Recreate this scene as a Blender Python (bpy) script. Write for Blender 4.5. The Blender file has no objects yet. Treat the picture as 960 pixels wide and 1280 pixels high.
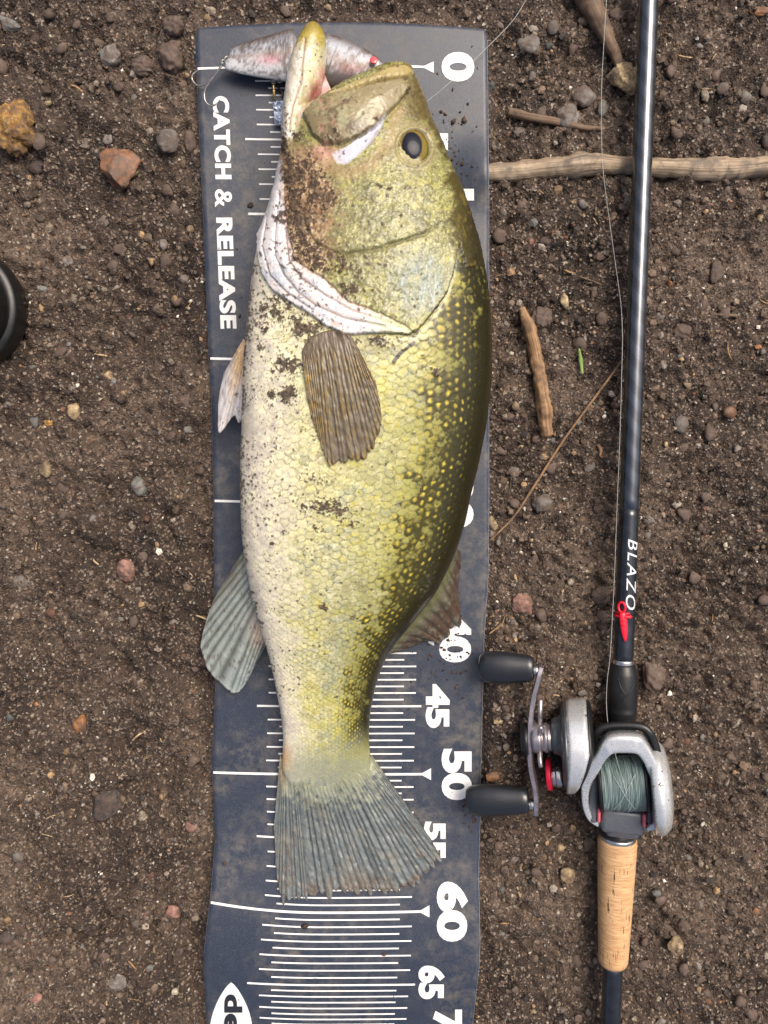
import bpy, bmesh, math, random
import numpy as np
from mathutils import Vector, Matrix
from mathutils.bvhtree import BVHTree

# ------------------------------------------------------------------ camera, sky, sun, exposure
scene = bpy.context.scene
F = 1004.0                      # focal length in pixels of a 960 x 1280 frame (phone main lens)
H = 0.57                        # metres above the ground
TILT = math.radians(5.5)
CAM = np.array([0.0, H * math.tan(TILT), H])
cam_d = bpy.data.cameras.new('camera')
cam = bpy.data.objects.new('camera', cam_d)
scene.collection.objects.link(cam)
cam.location = CAM
cam.rotation_euler = (-TILT, 0, 0)
cam_d.sensor_fit = 'VERTICAL'
cam_d.sensor_height = 36.0
cam_d.lens = F / 1280 * 36.0
cam_d.clip_start = 0.01
cam_d.clip_end = 500
scene.camera = cam

SUN_EL, SUN_AZ = math.radians(58), math.radians(40)     # azimuth: clockwise from +y
world = bpy.data.worlds.new('World')
scene.world = world
world.use_nodes = True
wn, wl = world.node_tree.nodes, world.node_tree.links
for n in list(wn):
    wn.remove(n)
sky = wn.new('ShaderNodeTexSky')
sky.sky_type = 'NISHITA'
sky.sun_disc = False
sky.sun_elevation = SUN_EL
sky.sun_rotation = SUN_AZ
sky.air_density = 0.8
sky.dust_density = 9.0
sky.ozone_density = 0.4
bg = wn.new('ShaderNodeBackground')
bg.inputs['Strength'].default_value = 0.13
wo = wn.new('ShaderNodeOutputWorld')
wl.new(sky.outputs[0], bg.inputs['Color'])
wl.new(bg.outputs[0], wo.inputs['Surface'])

sun_d = bpy.data.lights.new('sun', 'SUN')
sun_d.energy = 1.4
sun_d.angle = math.radians(32)
sun_d.color = (1.0, 0.93, 0.83)
sun = bpy.data.objects.new('sun', sun_d)
scene.collection.objects.link(sun)
sd = Vector((math.sin(SUN_AZ) * math.cos(SUN_EL), math.cos(SUN_AZ) * math.cos(SUN_EL), math.sin(SUN_EL)))
sun.rotation_euler = sd.to_track_quat('Z', 'Y').to_euler()
sun.location = sd * 3

scene.view_settings.view_transform = 'Standard'
scene.view_settings.look = 'None'
scene.view_settings.gamma = 1
scene.view_settings.use_curve_mapping = False
scene.view_settings.exposure = 0.42

rnd = random.Random(7)
rng = np.random.default_rng(11)

# ------------------------------------------------------------------ helpers
def P(px, py, z):
    """the point at height z that the photograph shows at pixel (px, py)"""
    px = np.asarray(px, float); py = np.asarray(py, float); z = np.asarray(z, float)
    dx = (px - 480) / F; dy = -(py - 640) / F
    wy = dy * math.cos(TILT) - math.sin(TILT)
    wz = -dy * math.sin(TILT) - math.cos(TILT)
    t = (z - H) / wz
    b = np.broadcast_arrays(dx * t, CAM[1] + wy * t, z + 0 * t)
    return np.stack(b, -1)

def proj(co):
    x = co[..., 0]; y = co[..., 1] - CAM[1]; z = co[..., 2] - H
    cy = y * math.cos(TILT) - z * math.sin(TILT)
    cz = y * math.sin(TILT) + z * math.cos(TILT)
    # inverse rotation of Rx(-TILT)
    return 480 + F * x / -cz, 640 - F * cy / -cz

PX = 1 / 1753.0      # metres per photo pixel on the ground

def lin(c):
    c = np.asarray(c, float) / 255.0
    return np.where(c <= 0.04045, c / 12.92, ((c + 0.055) / 1.055) ** 2.4)

def rgba(c):
    l = lin(c)
    return (float(l[0]), float(l[1]), float(l[2]), 1.0)

def sstep(a, b, x):
    t = np.clip((x - a) / (b - a), 0, 1)
    return t * t * (3 - 2 * t)

def mix(a, b, m):
    m = np.asarray(m)[..., None] if np.ndim(m) and np.ndim(m) < max(np.ndim(a), np.ndim(b)) else m
    return a * (1 - m) + b * m

def fbm(h, w, beta, seed, lo=1.0):
    """band-limited random field, zero mean, unit variance; lo = longest wave in cells"""
    r = np.random.default_rng(seed)
    n = np.fft.rfft2(r.standard_normal((h, w)))
    fy = np.fft.fftfreq(h)[:, None]; fx = np.fft.rfftfreq(w)[None, :]
    f = np.sqrt(fx * fx + fy * fy)
    a = 1 / (f + 1.0 / lo) ** beta
    a[0, 0] = 0
    o = np.fft.irfft2(n * a, (h, w))
    return (o - o.mean()) / o.std()

def bil(img, x, y):
    """bilinear lookup, wrapping"""
    h, w = img.shape
    x = np.mod(x, w); y = np.mod(y, h)
    x0 = np.floor(x).astype(int); y0 = np.floor(y).astype(int)
    fx = x - x0; fy = y - y0
    x0 %= w; y0 %= h
    x1 = (x0 + 1) % w; y1 = (y0 + 1) % h
    return (img[y0, x0] * (1 - fx) + img[y0, x1] * fx) * (1 - fy) + (img[y1, x0] * (1 - fx) + img[y1, x1] * fx) * fy

NZ = [fbm(1024, 1024, 1.6, 100, 60), fbm(1024, 1024, 1.3, 101, 24), fbm(1024, 1024, 0.9, 102, 8), fbm(1024, 1024, 1.8, 103, 200)]

def noise(x, y, scale, k=0, off=0.0):
    """field k with features of roughly `scale` units"""
    s = [30, 12, 4, 90][k] / scale
    return bil(NZ[k], x * s + off * 37.1, y * s + off * 91.7)

def seg_dist(x, y, pts):
    """distance to a polyline and the fraction along it"""
    pts = np.asarray(pts, float)
    best = np.full(x.shape, 1e9); tt = np.zeros(x.shape)
    L = np.r_[0, np.cumsum(np.hypot(*np.diff(pts, axis=0).T))]
    for i in range(len(pts) - 1):
        a, b = pts[i], pts[i + 1]
        d = b - a; l2 = d @ d
        t = np.clip(((x - a[0]) * d[0] + (y - a[1]) * d[1]) / l2, 0, 1)
        r = np.hypot(x - a[0] - t * d[0], y - a[1] - t * d[1])
        m = r < best
        best = np.where(m, r, best)
        tt = np.where(m, (L[i] + t * math.sqrt(l2)) / L[-1], tt)
    return best, tt

def in_poly(x, y, pts):
    pts = np.asarray(pts, float)
    ins = np.zeros(x.shape, bool)
    j = len(pts) - 1
    for i in range(len(pts)):
        xi, yi = pts[i]; xj, yj = pts[j]
        c = ((yi > y) != (yj > y)) & (x < (xj - xi) * (y - yi) / (yj - yi + 1e-12) + xi)
        ins ^= c
        j = i
    return ins

def sdf(x, y, pts):
    """signed distance to a polygon, positive inside"""
    d, _ = seg_dist(x, y, list(pts) + [pts[0]])
    return np.where(in_poly(x, y, pts), d, -d)

def smooth_curve(pts, n):
    """Catmull-Rom through pts, n samples"""
    pts = np.asarray(pts, float)
    q = np.vstack([2 * pts[0] - pts[1], pts, 2 * pts[-1] - pts[-2]])
    u = np.linspace(0, len(pts) - 1 - 1e-9, n)
    i = u.astype(int); t = (u - i)[:, None]
    a, b, c, d = q[i], q[i + 1], q[i + 2], q[i + 3]
    return 0.5 * (2 * b + (c - a) * t + (2 * a - 5 * b + 4 * c - d) * t ** 2 + (3 * b - a - 3 * c + d) * t ** 3)

def mesh_np(name, co, faces, smooth=True):
    """co (N,3); faces: (M,k) array or a list of such arrays"""
    me = bpy.data.meshes.new(name)
    fl = faces if isinstance(faces, list) else [faces]
    fl = [np.asarray(f, np.int32) for f in fl if len(f)]
    co = np.asarray(co, np.float32)
    me.vertices.add(len(co)); me.vertices.foreach_set('co', co.ravel())
    idx = np.concatenate([f.ravel() for f in fl])
    tot = np.concatenate([np.full(len(f), f.shape[1], np.int32) for f in fl])
    st = np.r_[0, np.cumsum(tot)[:-1]].astype(np.int32)
    me.loops.add(len(idx)); me.loops.foreach_set('vertex_index', idx)
    me.polygons.add(len(tot)); me.polygons.foreach_set('loop_start', st); me.polygons.foreach_set('loop_total', tot)
    me.update(calc_edges=True)
    me.validate()
    me.polygons.foreach_set('use_smooth', np.full(len(me.polygons), smooth))
    return me

def set_col(me, col, name='Col'):
    a = me.attributes.new(name, 'FLOAT_COLOR', 'POINT')
    c = np.ones((len(me.vertices), 4), np.float32); c[:, :3] = col
    a.data.foreach_set('color', c.ravel())

def set_val(me, v, name):
    a = me.attributes.new(name, 'FLOAT', 'POINT')
    a.data.foreach_set('value', np.asarray(v, np.float32).ravel())

def add(name, me, m=None, parent=None):
    o = bpy.data.objects.new(name, me)
    scene.collection.objects.link(o)
    if m is not None and me is not None:
        me.materials.clear(); me.materials.append(m)
    if parent is not None:
        o.parent = parent
        o.matrix_parent_inverse = Matrix.Translation(-parent.location)
    return o

def tag(o, label=None, cat=None, group=None, kind=None):
    if label: o['label'] = label
    if cat: o['category'] = cat
    if group: o['group'] = group
    if kind: o['kind'] = kind
    return o

def empty(name, loc):
    o = bpy.data.objects.new(name, None)
    o.empty_display_size = 0.02
    scene.collection.objects.link(o)
    o.location = [float(v) for v in loc]
    return o

def grid_faces(n, m, close_m=False, close_n=False):
    i = np.arange(n if close_n else n - 1)[:, None]; j = np.arange(m if close_m else m - 1)[None, :]
    a = i * m + j; b = i * m + (j + 1) % m; c = ((i + 1) % n) * m + (j + 1) % m; d = ((i + 1) % n) * m + j
    return np.stack([a, b, c, d], -1).reshape(-1, 4)

def frames(path):
    path = np.asarray(path, float)
    t = np.gradient(path, axis=0)
    t /= np.linalg.norm(t, axis=1)[:, None] + 1e-12
    up = np.array([0, 0, 1.0])
    n = np.cross(t, up)
    bad = np.linalg.norm(n, axis=1) < 1e-3
    n[bad] = np.cross(t[bad], [1.0, 0, 0])
    n /= np.linalg.norm(n, axis=1)[:, None]
    b = np.cross(n, t)
    return t, n, b

def tube(path, r, seg=10, squash=1.0, cap=True):
    """a tube with rounded ends along path; r scalar or per point"""
    path = np.asarray(path, float); k = len(path)
    r = np.broadcast_to(np.asarray(r, float), (k,))
    t, n, b = frames(path)
    a = np.linspace(0, 2 * math.pi, seg, endpoint=False)
    co = path[:, None, :] + r[:, None, None] * (np.cos(a)[None, :, None] * n[:, None, :] + squash * np.sin(a)[None, :, None] * b[:, None, :])
    co = co.reshape(-1, 3)
    f = [grid_faces(k, seg, True)]
    if cap:
        c0 = len(co)
        co = np.vstack([co, path[0] - t[0] * r[0] * 0.35, path[-1] + t[-1] * r[-1] * 0.35])
        j = np.arange(seg)
        f.append(np.stack([np.full(seg, c0), (j + 1) % seg, j], 1))
        e = (k - 1) * seg
        f.append(np.stack([np.full(seg, c0 + 1), e + j, e + (j + 1) % seg], 1))
    return co, f

def join(parts):
    cos, fs, o = [], [], 0
    for co, f in parts:
        co = np.asarray(co, float)
        cos.append(co)
        for q in (f if isinstance(f, list) else [f]):
            fs.append(np.asarray(q) + o)
        o += len(co)
    return np.vstack(cos), fs

def lathe(p0, p1, prof, seg=48, sq=1.0):
    """revolve prof [(fraction along p0-p1, radius)] about the axis p0-p1"""
    p0 = np.asarray(p0, float); p1 = np.asarray(p1, float)
    prof = np.asarray(prof, float)
    path = p0 + (p1 - p0) * prof[:, :1]
    ax = (p1 - p0) / np.linalg.norm(p1 - p0)
    n = np.cross(ax, [0, 0, 1.0]); n /= np.linalg.norm(n); b = np.cross(n, ax)
    a = np.linspace(0, 2 * math.pi, seg, endpoint=False)
    co = path[:, None, :] + prof[:, 1][:, None, None] * (np.cos(a)[None, :, None] * n + sq * np.sin(a)[None, :, None] * b)
    k = len(prof)
    co = co.reshape(-1, 3)
    f = [grid_faces(k, seg, True)]
    c0 = len(co); j = np.arange(seg); e = (k - 1) * seg
    co = np.vstack([co, path[0], path[-1]])
    f.append(np.stack([np.full(seg, c0), (j + 1) % seg, j], 1))
    f.append(np.stack([np.full(seg, c0 + 1), e + j, e + (j + 1) % seg], 1))
    return co, f

def rprof(pts, rad=0.12, n=4):
    """round the corners of a lathe profile (in its own units, rad as fraction of the shorter leg)"""
    pts = [np.asarray(p, float) for p in pts]
    out = [pts[0]]
    for i in range(1, len(pts) - 1):
        a, b, c = pts[i - 1], pts[i], pts[i + 1]
        p = b + (a - b) * rad; q = b + (c - b) * rad
        for t in np.linspace(0, 1, n):
            out.append((1 - t) ** 2 * p + 2 * t * (1 - t) * b + t * t * q)
    out.append(pts[-1])
    return np.array(out)

def rbox(x0, x1, y0, y1, z0, z1, bev, seg=3):
    bm = bmesh.new()
    bmesh.ops.create_cube(bm, size=1)
    for v in bm.verts:
        v.co = Vector(((x0 + x1) / 2 + v.co.x * (x1 - x0), (y0 + y1) / 2 + v.co.y * (y1 - y0), (z0 + z1) / 2 + v.co.z * (z1 - z0)))
    bmesh.ops.bevel(bm, geom=bm.edges[:], offset=bev, segments=seg, affect='EDGES', profile=0.5)
    bmesh.ops.triangulate(bm, faces=bm.faces[:])
    bm.verts.index_update()
    co = np.array([v.co[:] for v in bm.verts]); f = np.array([[v.index for v in q.verts] for q in bm.faces])
    bm.free()
    return co, [f]

def band(outer, inner, ztop, zbot, closed=False, k=9, power=0.35):
    """a rounded strip between two outlines in pixels: a moulded arch or ring"""
    n = len(outer)
    w = np.linspace(0, 1, k)
    prof = (1 - np.abs(2 * w - 1) ** (1 / power)) ** power
    ztop = np.broadcast_to(ztop, (n,)); zbot = np.broadcast_to(zbot, (n,))
    px = outer[:, None, 0] * (1 - w) + inner[:, None, 0] * w
    py = outer[:, None, 1] * (1 - w) + inner[:, None, 1] * w
    z = zbot[:, None] + (ztop - zbot)[:, None] * prof
    top = P(px, py, z)
    # walls go straight down, so shape the footprint at top height
    top[..., :2] = P(px, py, np.broadcast_to(ztop[:, None], px.shape))[..., :2]
    bot = top[:, ::-1].copy(); bot[..., 2] = zbot[:, None]
    bot = bot[:, 1:-1]
    co = np.concatenate([top, bot], 1); m = co.shape[1]
    co = co.reshape(-1, 3)
    f = [grid_faces(n, m, True, closed)]
    if not closed:
        for e, s in ((0, 1), (n - 1, -1)):
            c = len(co); co = np.vstack([co, co[e * m:(e + 1) * m].mean(0)])
            j = np.arange(m)
            q = np.stack([np.full(m, c), e * m + (j + 1) % m, e * m + j], 1)
            f.append(q if s > 0 else q[:, ::-1])
    return co, f

# ------------------------------------------------------------------ materials
def mat(name):
    m = bpy.data.materials.new(name); m.use_nodes = True
    nt = m.node_tree
    b = nt.nodes['Principled BSDF']
    return m, nt, b

def nd(nt, typ, **kw):
    n = nt.nodes.new(typ)
    for k, v in kw.items():
        if k in n.inputs: n.inputs[k].default_value = v
        else: setattr(n, k, v)
    return n

def ramp(nt, src, stops):
    r = nt.nodes.new('ShaderNodeValToRGB')
    e = r.color_ramp.elements
    while len(e) < len(stops): e.new(0.5)
    for i, (p, c) in enumerate(stops):
        e[i].position = p; e[i].color = c if len(c) == 4 else (*c, 1)
    nt.links.new(src, r.inputs['Fac'])
    return r

def mixc(nt, a, b, fac, typ='MIX'):
    n = nt.nodes.new('ShaderNodeMix'); n.data_type = 'RGBA'; n.blend_type = typ
    for s, v in ((6, a), (7, b), (0, fac)):
        if isinstance(v, (int, float)): n.inputs[s].default_value = v
        elif isinstance(v, tuple): n.inputs[s].default_value = v
        else: nt.links.new(v, n.inputs[s])
    return n.outputs[2]

def bump(nt, b, src, strength=0.3, dist=0.0005):
    n = nd(nt, 'ShaderNodeBump'); n.inputs['Strength'].default_value = strength; n.inputs['Distance'].default_value = dist
    nt.links.new(src, n.inputs['Height']); nt.links.new(n.outputs[0], b.inputs['Normal'])

def simple(name, col, rough=0.4, metal=0.0, var=0.25, scale=400, bumpd=0.0, coat=0.0, dirt=0.0, spec=0.5, dscale=230.0):
    """a painted or moulded surface: slight tone variation, fine relief and, if asked, specks of dirt"""
    m, nt, b = mat(name)
    c = rgba(col) if max(col) > 1.001 else (*col, 1)
    tc = nd(nt, 'ShaderNodeTexCoord')
    nz = nd(nt, 'ShaderNodeTexNoise', Scale=scale, Detail=6.0)
    nt.links.new(tc.outputs['Object'], nz.inputs['Vector'])
    lo = tuple(v * (1 - var) for v in c[:3]) + (1,); hi = tuple(min(1, v * (1 + var)) for v in c[:3]) + (1,)
    r = ramp(nt, nz.outputs['Fac'], [(0.3, lo), (0.7, hi)])
    colout = r.outputs[0]
    rr = nd(nt, 'ShaderNodeMapRange'); rr.inputs['To Min'].default_value = max(0.03, rough - 0.1); rr.inputs['To Max'].default_value = min(1, rough + 0.12)
    nt.links.new(nz.outputs['Fac'], rr.inputs['Value'])
    rout = rr.outputs[0]
    if dirt > 0:
        n2 = nd(nt, 'ShaderNodeTexNoise', Scale=dscale, Detail=9.0, Roughness=0.72)
        nt.links.new(tc.outputs['Object'], n2.inputs['Vector'])
        d = ramp(nt, n2.outputs['Fac'], [(0.66 - dirt * 0.12, (0, 0, 0)), (0.70 - dirt * 0.12, (1, 1, 1))])
        colout = mixc(nt, colout, (0.035, 0.022, 0.014, 1), d.outputs[0])
        mr = nt.nodes.new('ShaderNodeMix'); mr.data_type = 'FLOAT'
        nt.links.new(d.outputs[0], mr.inputs[0]); nt.links.new(rout, mr.inputs[2]); mr.inputs[3].default_value = 0.9
        rout = mr.outputs[0]
        inv = nd(nt, 'ShaderNodeMath', operation='MULTIPLY_ADD'); inv.inputs[1].default_value = -metal; inv.inputs[2].default_value = metal
        nt.links.new(d.outputs[0], inv.inputs[0]); nt.links.new(inv.outputs[0], b.inputs['Metallic'])
    else:
        b.inputs['Metallic'].default_value = metal
    nt.links.new(colout, b.inputs['Base Color']); nt.links.new(rout, b.inputs['Roughness'])
    b.inputs['Coat Weight'].default_value = coat
    b.inputs['Specular IOR Level'].default_value = spec
    if bumpd > 0:
        bump(nt, b, nz.outputs['Fac'], 0.6, bumpd)
    return m

def vcol(name, rough=0.6, rattr=None, bscale=900, bdist=0.0003, bstr=0.5, sss=0.0, coat=0.0, var=0.15, spec=0.5):
    """colour from the mesh's own Col attribute, with grain on top"""
    m, nt, b = mat(name)
    at = nd(nt, 'ShaderNodeAttribute', attribute_name='Col')
    tc = nd(nt, 'ShaderNodeTexCoord')
    nz = nd(nt, 'ShaderNodeTexNoise', Scale=float(bscale), Detail=5.0)
    nt.links.new(tc.outputs['Object'], nz.inputs['Vector'])
    r = ramp(nt, nz.outputs['Fac'], [(0.3, (1 - var,) * 3), (0.7, (1 + var,) * 3)])
    c = mixc(nt, at.outputs['Color'], r.outputs[0], 1.0, 'MULTIPLY')
    nt.links.new(c, b.inputs['Base Color'])
    if rattr:
        ra = nd(nt, 'ShaderNodeAttribute', attribute_name=rattr)
        nt.links.new(ra.outputs['Fac'], b.inputs['Roughness'])
    else:
        b.inputs['Roughness'].default_value = rough
    b.inputs['Coat Weight'].default_value = coat
    b.inputs['Coat Roughness'].default_value = 0.12
    b.inputs['Specular IOR Level'].default_value = spec
    if sss > 0:
        b.inputs['Subsurface Weight'].default_value = sss
        b.inputs['Subsurface Radius'].default_value = (0.003, 0.002, 0.001)
    bump(nt, b, nz.outputs['Fac'], bstr, bdist)
    return m
# ------------------------------------------------------------------ the measuring mat's outline (needed by the ground)
M_L = [(20, 244), (37, 244), (120, 247), (250, 253), (400, 259), (520, 265), (640, 267), (780, 268), (870, 269), (960, 265), (1060, 269),
       (1127, 264), (1200, 255), (1230, 255), (1280, 258), (1400, 262), (1600, 262)]
M_R = [(20, 609), (37, 609), (250, 611), (480, 611), (640, 611), (720, 610), (800, 605), (880, 603), (960, 601), (1030, 600), (1100, 598),
       (1180, 600), (1210, 599), (1280, 591), (1400, 586), (1600, 584)]
M_Z = [(0, .0065), (900, .0055), (1000, .005), (1060, .007), (1130, .014), (1195, .020), (1240, .018), (1300, .0095), (1360, .005), (1600, .005)]
def m_l(w): return np.interp(w, *zip(*M_L))
def m_r(w): return np.interp(w, *zip(*M_R))
_zw = np.arange(0, 1601, 4.0)
_zz = np.interp(_zw, *zip(*M_Z)); _zz = np.convolve(np.pad(_zz, 12, 'edge'), np.ones(25) / 25, 'valid')
def m_z(w, a): return np.interp(w, _zw, _zz) + 0.0012 * np.sin(a * 5.0 + w * 0.011) * sstep(40, 200, w) + 0.0065 * np.exp(-((a - 1) / .10) ** 2 - ((w - 214) / 34) ** 2)
def m_bow(a, w):
    amp = np.interp(w, [960, 1060, 1130, 1230, 1290, 1400], [2, 8, 14, 7, 9, 4])
    b = np.where(a < 0.42, -amp * (1 - a / 0.42) ** 2, -0.3 * amp * ((a - 0.42) / 0.58) ** 2)
    return b + (9 * (2 * a - 1) ** 2) * (1 - sstep(36, 150, w))
def m_pt(a, w, lift=0.0):
    px = m_l(w) + (m_r(w) - m_l(w)) * a
    return P(px, w + m_bow(a, w), m_z(w, a) + lift)
def on_mat(px, py, grow=0.0):
    return (px > m_l(py) - grow) & (px < m_r(py) + grow) & (py > 26 - grow)

# ------------------------------------------------------------------ the ground
core_x = np.arange(-0.46, 0.4601, 0.0021); core_y = np.arange(-0.56, 0.5601, 0.0021)
grow = 0.0021 * 1.28 ** np.arange(1, 38); grow = np.cumsum(grow)
gx = np.r_[core_x[0] - grow[::-1], core_x, core_x[-1] + grow]
gy = np.r_[core_y[0] - grow[::-1], core_y, core_y[-1] + grow]
GX, GY = np.meshgrid(gx, gy)
inner = (np.abs(GX) < 0.47) & (np.abs(GY) < 0.57)
fade = sstep(3.0, 0.5, np.hypot(GX, GY))
def raw_ground(x, y):
    h = 0.0040 * noise(x, y, 0.16, 3) + 0.0018 * noise(x, y, 0.030, 0, 1) + 0.0015 * noise(x, y, 0.011, 1, 2) + 0.0013 * noise(x, y, 0.005, 1, 5)
    u, v = proj(np.stack([x, y, np.zeros_like(x)], -1))
    for pts, wd, dp in (([(60, 1172), (100, 1180), (140, 1168), (175, 1176), (215, 1162), (270, 1170)], 8, .011),
                        ([(150, 992), (200, 980), (230, 968), (275, 960)], 9, .010), ([(150, 838), (190, 846), (230, 842), (265, 855)], 11, .008),
                        ([(200, 640), (212, 668), (222, 690)], 6, .007), ([(0, 880), (30, 886), (70, 876)], 9, .007),
                        ([(20, 800), (60, 812)], 8, .003), ([(0, 440), (14, 425), (24, 395), (24, 350)], 9, .005),
                        ([(700, 560), (760, 700), (740, 800)], 13, .006), ([(620, 930), (640, 1010), (700, 1040)], 10, .006)):
        wob = 5 * noise(x, y, 0.02, 1, 9)
        d, _ = seg_dist(u + wob, v + wob, pts)
        h = h - dp * np.exp(-(d / wd) ** 2)
    # churned, lumpier soil on the right and along the reel
    lump = sstep(600, 700, u) * sstep(520, 700, v) * sstep(1180, 980, v)
    h = h + lump * 0.0019 * noise(x, y, 0.014, 1, 4)
    near = np.minimum.reduce([u - m_l(v) + 14, m_r(v) + 14 - u, v - 12])
    under = sstep(0, 14, near)
    return h * (1 - under) + under * np.minimum(h * 0.2, 0.0005)
GZ = np.zeros_like(GX)
GZ[inner] = raw_ground(GX[inner], GY[inner])
out = ~inner
GZ[out] = (0.0040 * noise(GX[out], GY[out], 0.16, 3) + 0.0016 * noise(GX[out], GY[out], 0.03, 0, 1)) * fade[out]
def gz(x, y):
    x = np.asarray(x, float); y = np.asarray(y, float)
    i = np.clip(np.searchsorted(gx, x) - 1, 0, len(gx) - 2); j = np.clip(np.searchsorted(gy, y) - 1, 0, len(gy) - 2)
    fx = (x - gx[i]) / (gx[i + 1] - gx[i]); fy = (y - gy[j]) / (gy[j + 1] - gy[j])
    return (GZ[j, i] * (1 - fx) + GZ[j, i + 1] * fx) * (1 - fy) + (GZ[j + 1, i] * (1 - fx) + GZ[j + 1, i + 1] * fx) * fy
def G(px, py, lift=0.0):
    """a point on the ground under photo pixel (px, py)"""
    p = P(px, py, 0.0); z = gz(p[..., 0], p[..., 1])
    p = P(px, py, z); p[..., 2] = z + lift
    return p

soil, nt, b = mat('damp soil')
tc = nd(nt, 'ShaderNodeTexCoord')
def nz(scale, detail=6.0, rough=0.6):
    n = nd(nt, 'ShaderNodeTexNoise', Scale=float(scale), Detail=detail, Roughness=rough)
    nt.links.new(tc.outputs['Object'], n.inputs['Vector']); return n.outputs['Fac']
base = ramp(nt, nz(9, 9, 0.62), [(0.32, rgba((40, 31, 25))), (0.5, rgba((78, 64, 54))), (0.68, rgba((110, 94, 81)))]).outputs[0]
mid = ramp(nt, nz(260, 8, 0.7), [(0.32, (0.34, 0.32, 0.30)), (0.53, (1.0, 1.0, 1.0)), (0.72, (1.8, 1.75, 1.68))]).outputs[0]
c = mixc(nt, base, mid, 1.0, 'MULTIPLY')
vo = nd(nt, 'ShaderNodeTexVoronoi', Scale=620.0); nt.links.new(tc.outputs['Object'], vo.inputs['Vector'])
sp = nd(nt, 'ShaderNodeSeparateColor'); nt.links.new(vo.outputs['Color'], sp.inputs[0])
c = mixc(nt, c, ramp(nt, sp.outputs[1], [(0.0, rgba((120, 98, 80))), (0.6, rgba((150, 140, 128))), (0.85, rgba((128, 96, 68))), (1.0, rgba((205, 196, 178)))]).outputs[0],
         ramp(nt, sp.outputs[0], [(0.82, (0, 0, 0)), (0.86, (0.8, 0.8, 0.8))]).outputs[0])
nt.links.new(c, b.inputs['Base Color'])
rr = nd(nt, 'ShaderNodeMapRange'); nt.links.new(nz(40), rr.inputs['Value'])
rr.inputs['From Min'].default_value = 0.35; rr.inputs['From Max'].default_value = 0.65
rr.inputs['To Min'].default_value = 0.5; rr.inputs['To Max'].default_value = 0.85
nt.links.new(rr.outputs[0], b.inputs['Roughness'])
hb = nd(nt, 'ShaderNodeMath', operation='ADD'); nt.links.new(nz(520, 8, 0.75), hb.inputs[0]); nt.links.new(vo.outputs['Distance'], hb.inputs[1])
bump(nt, b, hb.outputs[0], 1.0, 0.0016)
ground = add('ground', mesh_np('ground', np.stack([GX, GY, GZ], -1).reshape(-1, 3), grid_faces(len(gy), len(gx))), soil)
tag(ground, 'damp dark brown soil strewn with grit and small stones', 'ground', kind='structure')

# ------------------------------------------------------------------ loose grit and crumbs of soil: nobody could count it
PAL = np.array([(76, 63, 51), (94, 79, 65), (60, 50, 41), (110, 94, 79), (124, 112, 98), (138, 128, 117), (146, 120, 88), (136, 92, 62), (204, 198, 184), (104, 74, 60), (100, 100, 96), (48, 42, 40)], float)
PALP = np.array([.22, .21, .15, .12, .08, .055, .035, .012, .035, .018, .03, .04]); PALP /= PALP.sum()
ICO = bmesh.new(); bmesh.ops.create_icosphere(ICO, subdivisions=1, radius=1)
ICO_V = np.array([v.co[:] for v in ICO.verts]); ICO_F = np.array([[v.index for v in f.verts] for f in ICO.faces]); ICO.free()
OCT_V = np.array([(1, 0, 0), (-1, 0, 0), (0, 1, 0), (0, -1, 0), (0, 0, 1), (0, 0, -1)], float)
OCT_F = np.array([(0, 2, 4), (2, 1, 4), (1, 3, 4), (3, 0, 4), (2, 0, 5), (1, 2, 5), (3, 1, 5), (0, 3, 5)])
def rand_rot(n):
    q = rng.standard_normal((n, 4)); q /= np.linalg.norm(q, axis=1)[:, None]
    w, x, y, z = q.T
    return np.stack([np.stack([1 - 2 * (y * y + z * z), 2 * (x * y - z * w), 2 * (x * z + y * w)], -1),
                     np.stack([2 * (x * y + z * w), 1 - 2 * (x * x + z * z), 2 * (y * z - x * w)], -1),
                     np.stack([2 * (x * z - y * w), 2 * (y * z + x * w), 1 - 2 * (x * x + y * y)], -1)], 1)
def grains(n, r0, r1, V, Fc, clump=0.5, sink=0.15, bright=1.0):
    x = rng.uniform(-0.40, 0.40, n * 2); y = rng.uniform(-0.50, 0.50, n * 2)
    u, v = proj(np.stack([x, y, 0 * x], -1))
    keep = ~on_mat(u, v, -3) & (noise(x, y, 0.03, 0, 7) * clump + rng.standard_normal(n * 2) > 0)
    # coarser, more broken ground to the right of the mat
    keep &= rng.random(n * 2) < np.where(u > 600, 1.0, 0.72)
    keep &= rng.random(n * 2) < 0.55 + 0.45 * sstep(-0.8, 0.8, noise(x, y, 0.07, 3, 17))
    x, y = x[keep][:n], y[keep][:n]; n = len(x)
    r = r0 * (r1 / r0) ** (rng.random(n) ** 2.2)
    s = r[:, None] * rng.uniform(0.6, 1.25, (n, 3))
    co = V[None] * s[:, None, :] * rng.uniform(0.8, 1.2, (n, len(V), 1))
    co = np.einsum('nij,nkj->nki', rand_rot(n), co)
    co[..., 2] *= 0.75
    co += np.stack([x, y, gz(x, y) + r * (0.5 - sink)], -1)[:, None, :]
    pp_ = PALP * np.where(np.arange(len(PAL)) == 8, 0.12 if r1 > 0.003 else 1.0, 1.0); pp_ /= pp_.sum()
    col = lin(PAL[rng.choice(len(PAL), n, p=pp_)]) * rng.uniform(0.5, 1.35, (n, 1)) * (0.92 + 0.16 * sstep(-1, 1, noise(x, y, 0.05, 3, 19)))[:, None] * bright
    f = (Fc[None] + (np.arange(n) * len(V))[:, None, None]).reshape(-1, 3)
    return co.reshape(-1, 3), f, np.repeat(col, len(V), 0)
A = grains(66000, 0.00045, 0.0017, OCT_V, OCT_F)
B = grains(15000, 0.0011, 0.0036, ICO_V, ICO_F, 0.9, 0.35)
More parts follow.
